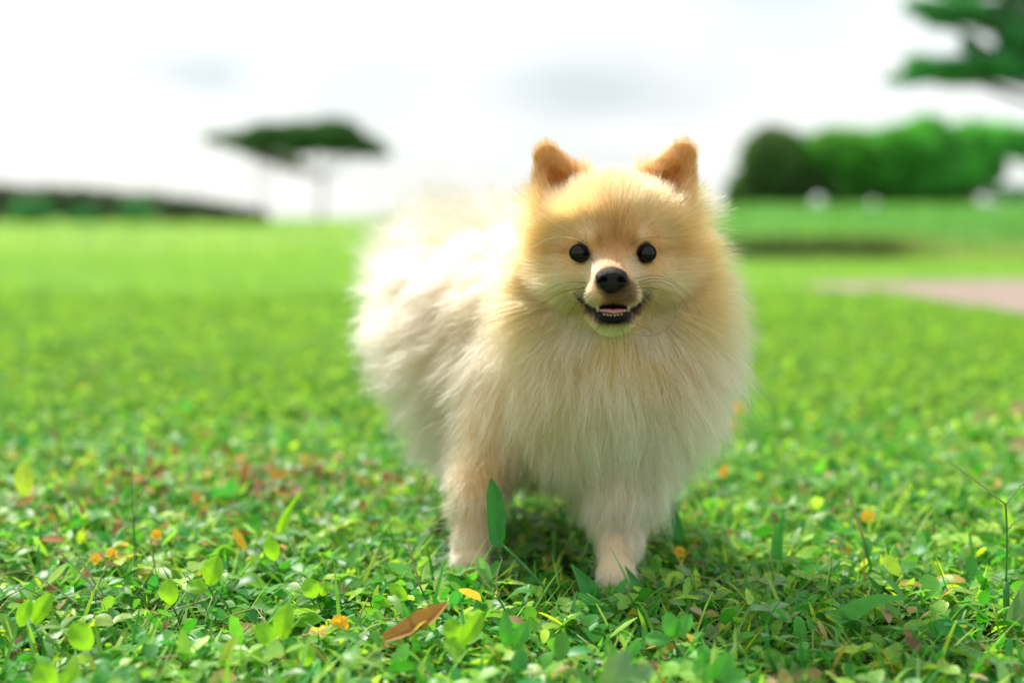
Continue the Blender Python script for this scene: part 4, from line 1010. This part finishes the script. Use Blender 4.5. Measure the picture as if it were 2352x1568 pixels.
for args in (
    ('large bright lime leaf with a smaller one, left of the two sharp yellow flowers', [(645, 1470, 662, 1385, 54), (632, 1482, 590, 1430, 48)], 'lime', .030),
    ('single upright round lime leaf left of centre, its edge ringed by dark gaps', [(395, 1388, 385, 1328, 48)], 'lime', .030),
    ('soft blurred lime leaf pair standing above the round lime leaf', [(480, 1345, 500, 1275, 52), (478, 1352, 428, 1340, 40)], 'lime', .032),
    ('trio of lime leaves right of the brown dead leaf', [(1058, 1482, 1110, 1404, 42), (1050, 1470, 1032, 1420, 46), (1072, 1492, 1018, 1472, 44)], 'lime', .030),
    ('small round lime leaf pair above the yellow flowers', [(725, 1372, 704, 1328, 42), (738, 1368, 752, 1335, 26)], 'lime', .028),
    ('small blurred lime leaf left of the dog\'s paw, behind the others', [(632, 1288, 619, 1230, 38)], 'lime', .03),
    ('pale yellow notched leaf standing below the large lime pair', [(503, 1522, 545, 1460, 30)], 'yellow', .026),
    ('wide lime leaf with a slanting shadow across it near the left edge', [(208, 1492, 168, 1428, 56)], 'lime', .03),
    ('two lime leaves at the lower left corner, cut by the frame', [(124, 1584, 88, 1520, 62), (140, 1585, 182, 1530, 50)], 'lime', .028),
    ('slim green leaf pair rising at the left edge', [(75, 1432, 118, 1362, 44), (45, 1440, 70, 1375, 36)], 'lime', .03),
    ('small yellow-green leaf pair left of the brown dead leaf\'s tip', [(937, 1378, 893, 1340, 32), (900, 1390, 855, 1368, 24)], 'lime', .026),
    ('tall blurred yellow-green leaf at the far left, above everything near it', [(60, 1142, 55, 1058, 46)], 'yellow', .035),
    ('dark oval leaf pair right of the lime trio', [(1165, 1492, 1160, 1405, 34), (1180, 1490, 1216, 1425, 36)], 'green', .026),
    ('dark oval leaf at the bottom, below the lime trio', [(1185, 1560, 1200, 1490, 42), (1150, 1560, 1098, 1530, 34)], 'deep', .02),
    ('three dark green leaves spread like a fan right of the dog\'s front paw', [(1544, 1462, 1534, 1405, 46), (1550, 1462, 1588, 1410, 36), (1538, 1468, 1482, 1462, 40)], 'green', .028),
    ('dark green leaf cluster at the bottom, right of centre', [(1640, 1560, 1680, 1498, 50), (1632, 1562, 1596, 1520, 46), (1612, 1520, 1618, 1478, 32), (1660, 1565, 1712, 1540, 34)], 'green', .026),
    ('small folded green leaf pair below the brown leaf', [(1420, 1520, 1390, 1478, 32), (1430, 1520, 1470, 1470, 28)], 'green', .026),
    ('blurred greyish leaf pair at the bottom edge, under the dog', [(1395, 1590, 1440, 1490, 60), (1440, 1560, 1500, 1530, 46)], 'grey', .04),
    ('round green leaf low at the bottom left of centre', [(700, 1530, 712, 1478, 38), (690, 1535, 650, 1520, 30)], 'lime', .024),
    ('greyish oval leaf pair under the brown dead leaf', [(830, 1520, 880, 1500, 32), (825, 1525, 800, 1560, 34)], 'grey', .020),
): sprig(*args)

def blade(label, pts, ws, tone, D, D1=None, cat='grass blade', brown_tip=False, stem=None, nr=(0, 0, .5)):
    """a single broad grass blade; pts in pixels, ws widths in pixels"""
    D1 = D if D1 is None else D1; n = len(pts)
    w3 = [P(a, b, D+(D1-D)*i/(n-1)) for i, (a, b) in enumerate(pts)]
    base = (stem[0] if stem else w3[0]) if stem is None else P(*stem[0], D)
    root = np.array((base[0], base[1], 0.0))
    o = empty('grass_blade', tuple(root), label, cat, 'single broad grass blades')
    m = 22; sp = spline(w3, m); wd = np.interp(np.linspace(0, 1, m), np.linspace(0, 1, n), ws)*D/F_PX*.5
    mesh_obj('leaf', *leaf_surface(sp, wd, VIEW+np.array(nr), fold=.3, nw=3), LEAF_MATS[tone], o)
    st = [root-(0, 0, .002)] + ([P(a, b, D) for a, b in stem] if stem else []) + [w3[0]]
    mesh_obj('stem', *tube(spline(st, 12), .0009, 7), LEAF_MATS['stem'], o)
blade('upright torn green blade on a slanting stalk in front of the dog\'s left-hand leg', [(1157, 1254), (1143, 1240), (1140, 1180), (1134, 1130), (1127, 1097)], [6, 36, 44, 34, 3], 'torn', .900, .905, stem=[(1290, 1402), (1215, 1310)])
blade('broad arching blade curling to the right, lower right', [(1885, 1500), (1905, 1455), (1950, 1412), (2015, 1380), (2088, 1372)], [34, 52, 50, 32, 3], 'green', .872, .868, nr=(-.3, 0, .9))
blade('stiff upright blade with a browned tip beside the arching blade', [(1850, 1600), (1842, 1510), (1835, 1430), (1836, 1415)], [34, 42, 26, 6], 'green', .84, .85)
blade('slim blade leaning left, left of the browned-tip blade', [(1795, 1500), (1765, 1440), (1734, 1378)], [26, 24, 3], 'green', .872)
blade('dark broad blade leaning left just before the right front paw', [(1385, 1420), (1350, 1350), (1312, 1296)], [34, 42, 4], 'deep', .915)
blade('short dark blade covering the right edge of the right front paw', [(1482, 1385), (1462, 1345), (1436, 1300)], [26, 26, 3], 'deep', .925)
blade('dark long blade arching away from the right front paw to the bottom', [(1440, 1470), (1400, 1420), (1350, 1378), (1325, 1360)], [28, 34, 24, 3], 'deep', .885)
blade('blurred dark upright blade behind, right of the dog', [(1782, 1300), (1785, 1240), (1800, 1180)], [28, 26, 3], 'deep', 1.02)
blade('second blurred dark blade right of the dog, close to its hind leg', [(1560, 1240), (1548, 1180), (1536, 1125)], [24, 24, 3], 'deep', 1.05)
blade('pale long blade rising out of the right edge', [(2312, 1490), (2335, 1410), (2372, 1320)], [30, 46, 20], 'grey', .86)
blade('thin curling blade that bends over at the bottom right', [(1765, 1590), (1772, 1530), (1805, 1508), (1840, 1530), (1842, 1580)], [18, 24, 26, 20, 3], 'grey', .84)
blade('blurred light green blade standing left of the dog, mid distance', [(640, 1240), (655, 1190), (690, 1130)], [20, 22, 3], 'lime', 1.08)
blade('narrow blue-green blade left of the large lime pair', [(410, 1460), (440, 1440), (475, 1420)], [6, 26, 3], 'grey', .885)
blade('long narrow blade slanting up right at the lower left', [(165, 1590), (200, 1530), (240, 1500), (300, 1490)], [10, 16, 14, 3], 'green', .85)
blade('slim pale blade crossing before the orange flower', [(760, 1500), (790, 1460), (825, 1430)], [12, 16, 3], 'grey', .86)
blade('slanting blade crossing the dead leaf from above down to the bottom', [(985, 1600), (960, 1500), (940, 1420), (925, 1380)], [20, 18, 12, 3], 'green', .815)

def seed_stalk(label, stems, D, tone='seed', beads=True):
    """stems: list of (pixel points, radius in mm, is a seed spike)"""
    p0 = P(*stems[0][0][0], D); root = np.array((p0[0], p0[1], 0.0))
    o = empty('seed_stalk', tuple(root), label, 'grass stalk', 'thin grass seed stalks')
    for i, (pp, r, spike) in enumerate(stems):
        q = [P(a, b, D) for a, b in pp]
        if i == 0: q = [root]+q
        sp = spline(q, 16)
        if spike:
            parts = [tube(sp, np.linspace(r*1.3, r*.7, 16)*1e-3, 6)]
            m = int(np.linalg.norm(q[-1]-q[0])/.0016); s2 = spline(q, max(m, 3)); dr = (s2[-1]-s2[0]); dr /= np.linalg.norm(dr); sd = np.cross(dr, VIEW)
            for k, c in enumerate(s2):
                sg = 1 if k % 2 else -1; e = c+sd*sg*.0007+dr*.0012
                parts.append(tube([c, (c+e)/2+sd*sg*.0002, e], [.0002, .00045, .0001], 5))
            mesh_obj('spike', *merge(parts), LEAF_MATS[tone], o)
        else: mesh_obj('stem', *tube(sp, np.linspace(r*1.3, r*1.2, 16)*1e-3, 7), LEAF_MATS['stem'], o)
seed_stalk('tall forked seed stalk with spread spikes at the right edge', [([(2314, 1560), (2312, 1450), (2311, 1335)], 1.7, False), ([(2311, 1335), (2313, 1240), (2310, 1158)], .5, False), ([(2310, 1158), (2250, 1110), (2178, 1058)], .4, True), ([(2310, 1158), (2335, 1125), (2368, 1092)], .4, True), ([(2314, 1215), (2335, 1195), (2368, 1172)], .35, True)], .865)
seed_stalk('blurred dark stalk leaning left with a tan tip, right of the dog', [([(2018, 1355), (2000, 1300), (1985, 1240)], .9, False), ([(1985, 1240), (1968, 1190), (1949, 1138)], .7, True)], .97, 'straw')
seed_stalk('tall hair-thin stalk rising highest at the left', [([(314, 1290), (306, 1186), (303, 1110)], .25, False), ([(303, 1110), (302, 1035)], .3, True)], .96)
seed_stalk('thin stalk leaning right beside the highest one at the left', [([(308, 1250), (306, 1190)], .3, False), ([(306, 1190), (325, 1135), (346, 1090)], .4, True)], .955)
seed_stalk('long stalk slanting down to the right across the lower left', [([(330, 1510), (285, 1430), (238, 1372)], .5, False), ([(238, 1372), (180, 1310), (124, 1256)], .45, True)], .885)
seed_stalk('pale spike pointing up left at the left edge', [([(250, 1425), (180, 1388)], .4, False), ([(180, 1388), (120, 1345), (63, 1314)], .4, True)], .885)
seed_stalk('short tan spike crossing the long slanting stalk', [([(238, 1372), (216, 1334)], .35, False), ([(216, 1334), (195, 1300), (173, 1262)], .45, True)], .89)
seed_stalk('spike leaning right out of the long slanting stalk\'s middle', [([(220, 1360), (226, 1340)], .3, False), ([(226, 1340), (245, 1300), (262, 1270)], .4, True)], .892)
seed_stalk('small dark stalk right of the round lime leaf', [([(475, 1400), (464, 1384)], .4, False), ([(464, 1384), (445, 1350), (430, 1318)], .4, True)], .9)
seed_stalk('brownish stalk standing above the brown dead leaf', [([(984, 1395), (965, 1345)], .5, False), ([(965, 1345), (952, 1300), (936, 1243)], .55, True)], .905, 'straw')
seed_stalk('forked beaded stalk below the dog\'s left-hand paw', [([(1162, 1410), (1145, 1372)], .5, False), ([(1145, 1372), (1140, 1330), (1153, 1282)], .5, True), ([(1145, 1372), (1118, 1340), (1094, 1304)], .45, True)], .893)
seed_stalk('tan upright spike standing in the faint stems left of the dog', [([(365, 1345), (355, 1300)], .3, False), ([(355, 1300), (350, 1270), (347, 1240)], .4, True)], .93, 'straw')
seed_stalk('short dry stalk standing at the bottom right', [([(2020, 1580), (2022, 1540)], .6, False), ([(2022, 1540), (2023, 1510)], .6, True)], .84, 'straw')

def flower(label, px, py, h, r, tone, closed=False):
    h += .007; c = Gh(px, py, h); root = np.array((c[0], c[1]+.004, 0))
    o = empty('yellow_flower', tuple(root), label, 'flower', 'small yellow flowers in the ground cover')
    mesh_obj('stem', *tube(spline([root, (root+c)/2, c-VIEW*.001], 6), .0005, 5), LEAF_MATS['stem'], o)
    k = 5 if not closed else 3
    for i in range(k):
        a = 6.283*i/k+px; d = (RT*math.cos(a)+UP*math.sin(a))
        if closed: d = RT*(.9 if i != 1 else -.8)+UP*(.25*i-.1)
        out = VIEW*(.55 if not closed else .25)
        tipp = c+d*r+out*r*.5
        sp = spline([c, c+d*r*.5+out*r*(.75), tipp], 7)
        mesh_obj('petal', *leaf_surface(sp, ovate(7, r*(.50 if not closed else .42), .6), VIEW+np.array((0, 0, .4)), fold=.5, nw=2), LEAF_MATS[tone], o)
flower('pale yellow half-closed flower, left one of the sharp pair', 731, 1450, .022, .0062, 'pale', True)
flower('orange-yellow open flower, right one of the sharp pair', 781, 1430, .022, .0058, 'petal')
flower('blurred yellow flower right of the dog\'s chest, brightest of the blurred ones', 1661, 1082, .030, .0050, 'petal')
flower('blurred yellow flower in the shade beside the right hind paw', 1560, 1266, .020, .0042, 'petal')
flower('blurred orange flower low on the right, near the dark leaning stalk', 1992, 1184, .025, .0055, 'petal')
flower('small orange flower at the left, lower of the two close together', 221, 1281, .024, .0040, 'petal')
flower('small orange flower at the left, upper right of the two close together', 259, 1270, .024, .0042, 'petal')
flower('small orange flower standing alone left, above the soft lime pair', 361, 1226, .026, .0042, 'petal')
flower('very blurred yellow flower far right behind the dog\'s flank', 1692, 935, .035, .0080, 'petal')
flower('very blurred yellow flower just below the farthest one', 1672, 975, .03, .0070, 'petal')

def dead_leaf(label, pts, ws, tone, h, fold=.35):
    w3 = [Gh(a, b, h+i*.003) for i, (a, b) in enumerate(pts)]
    D = (w3[0]-CAM)@FWD; w3 = [P(a, b, D+.002*i) for i, (a, b) in enumerate(pts)]
    sp = spline(w3, 14); wd = np.interp(np.linspace(0, 1, 14), np.linspace(0, 1, len(ws)), ws)*D/F_PX*.5
    V, Fc = leaf_surface(sp, wd, VIEW*.8+np.array((-.25, 0, .9)), fold=fold, nw=4, jag=.05)
    o = mesh_obj('dead_leaf', V, Fc, LEAF_MATS[tone]); 
    tag(o, label, 'dead leaf', 'dead leaves lying on the ground cover')
dead_leaf('large folded orange-brown leaf with a pointed tip, in sharp focus', [(884, 1470), (925, 1455), (978, 1430), (1010, 1402), (1027, 1382)], [26, 44, 54, 34, 2], 'brown', .026, .8)
dead_leaf('blurred pinkish-brown curled leaf at the left among flowers', [(238, 1296), (275, 1288), (318, 1268)], [6, 34, 3], 'pink', .024)
dead_leaf('blurred purple-brown scrap right of the dog', [(1925, 1262), (1945, 1264), (1962, 1282)], [4, 14, 3], 'brown', .026)
dead_leaf('very blurred pinkish leaf near the right edge, left one', [(2232, 968), (2265, 958), (2290, 955)], [8, 36, 6], 'pink', .02)
dead_leaf('very blurred pinkish leaf at the right edge, upper right one', [(2300, 955), (2340, 940), (2380, 925)], [8, 40, 8], 'pink', .02)
dead_leaf('very blurred pale leaf at the right edge, lowest of three', [(2305, 1028), (2345, 1022), (2385, 1018)], [8, 38, 8], 'pink', .02)
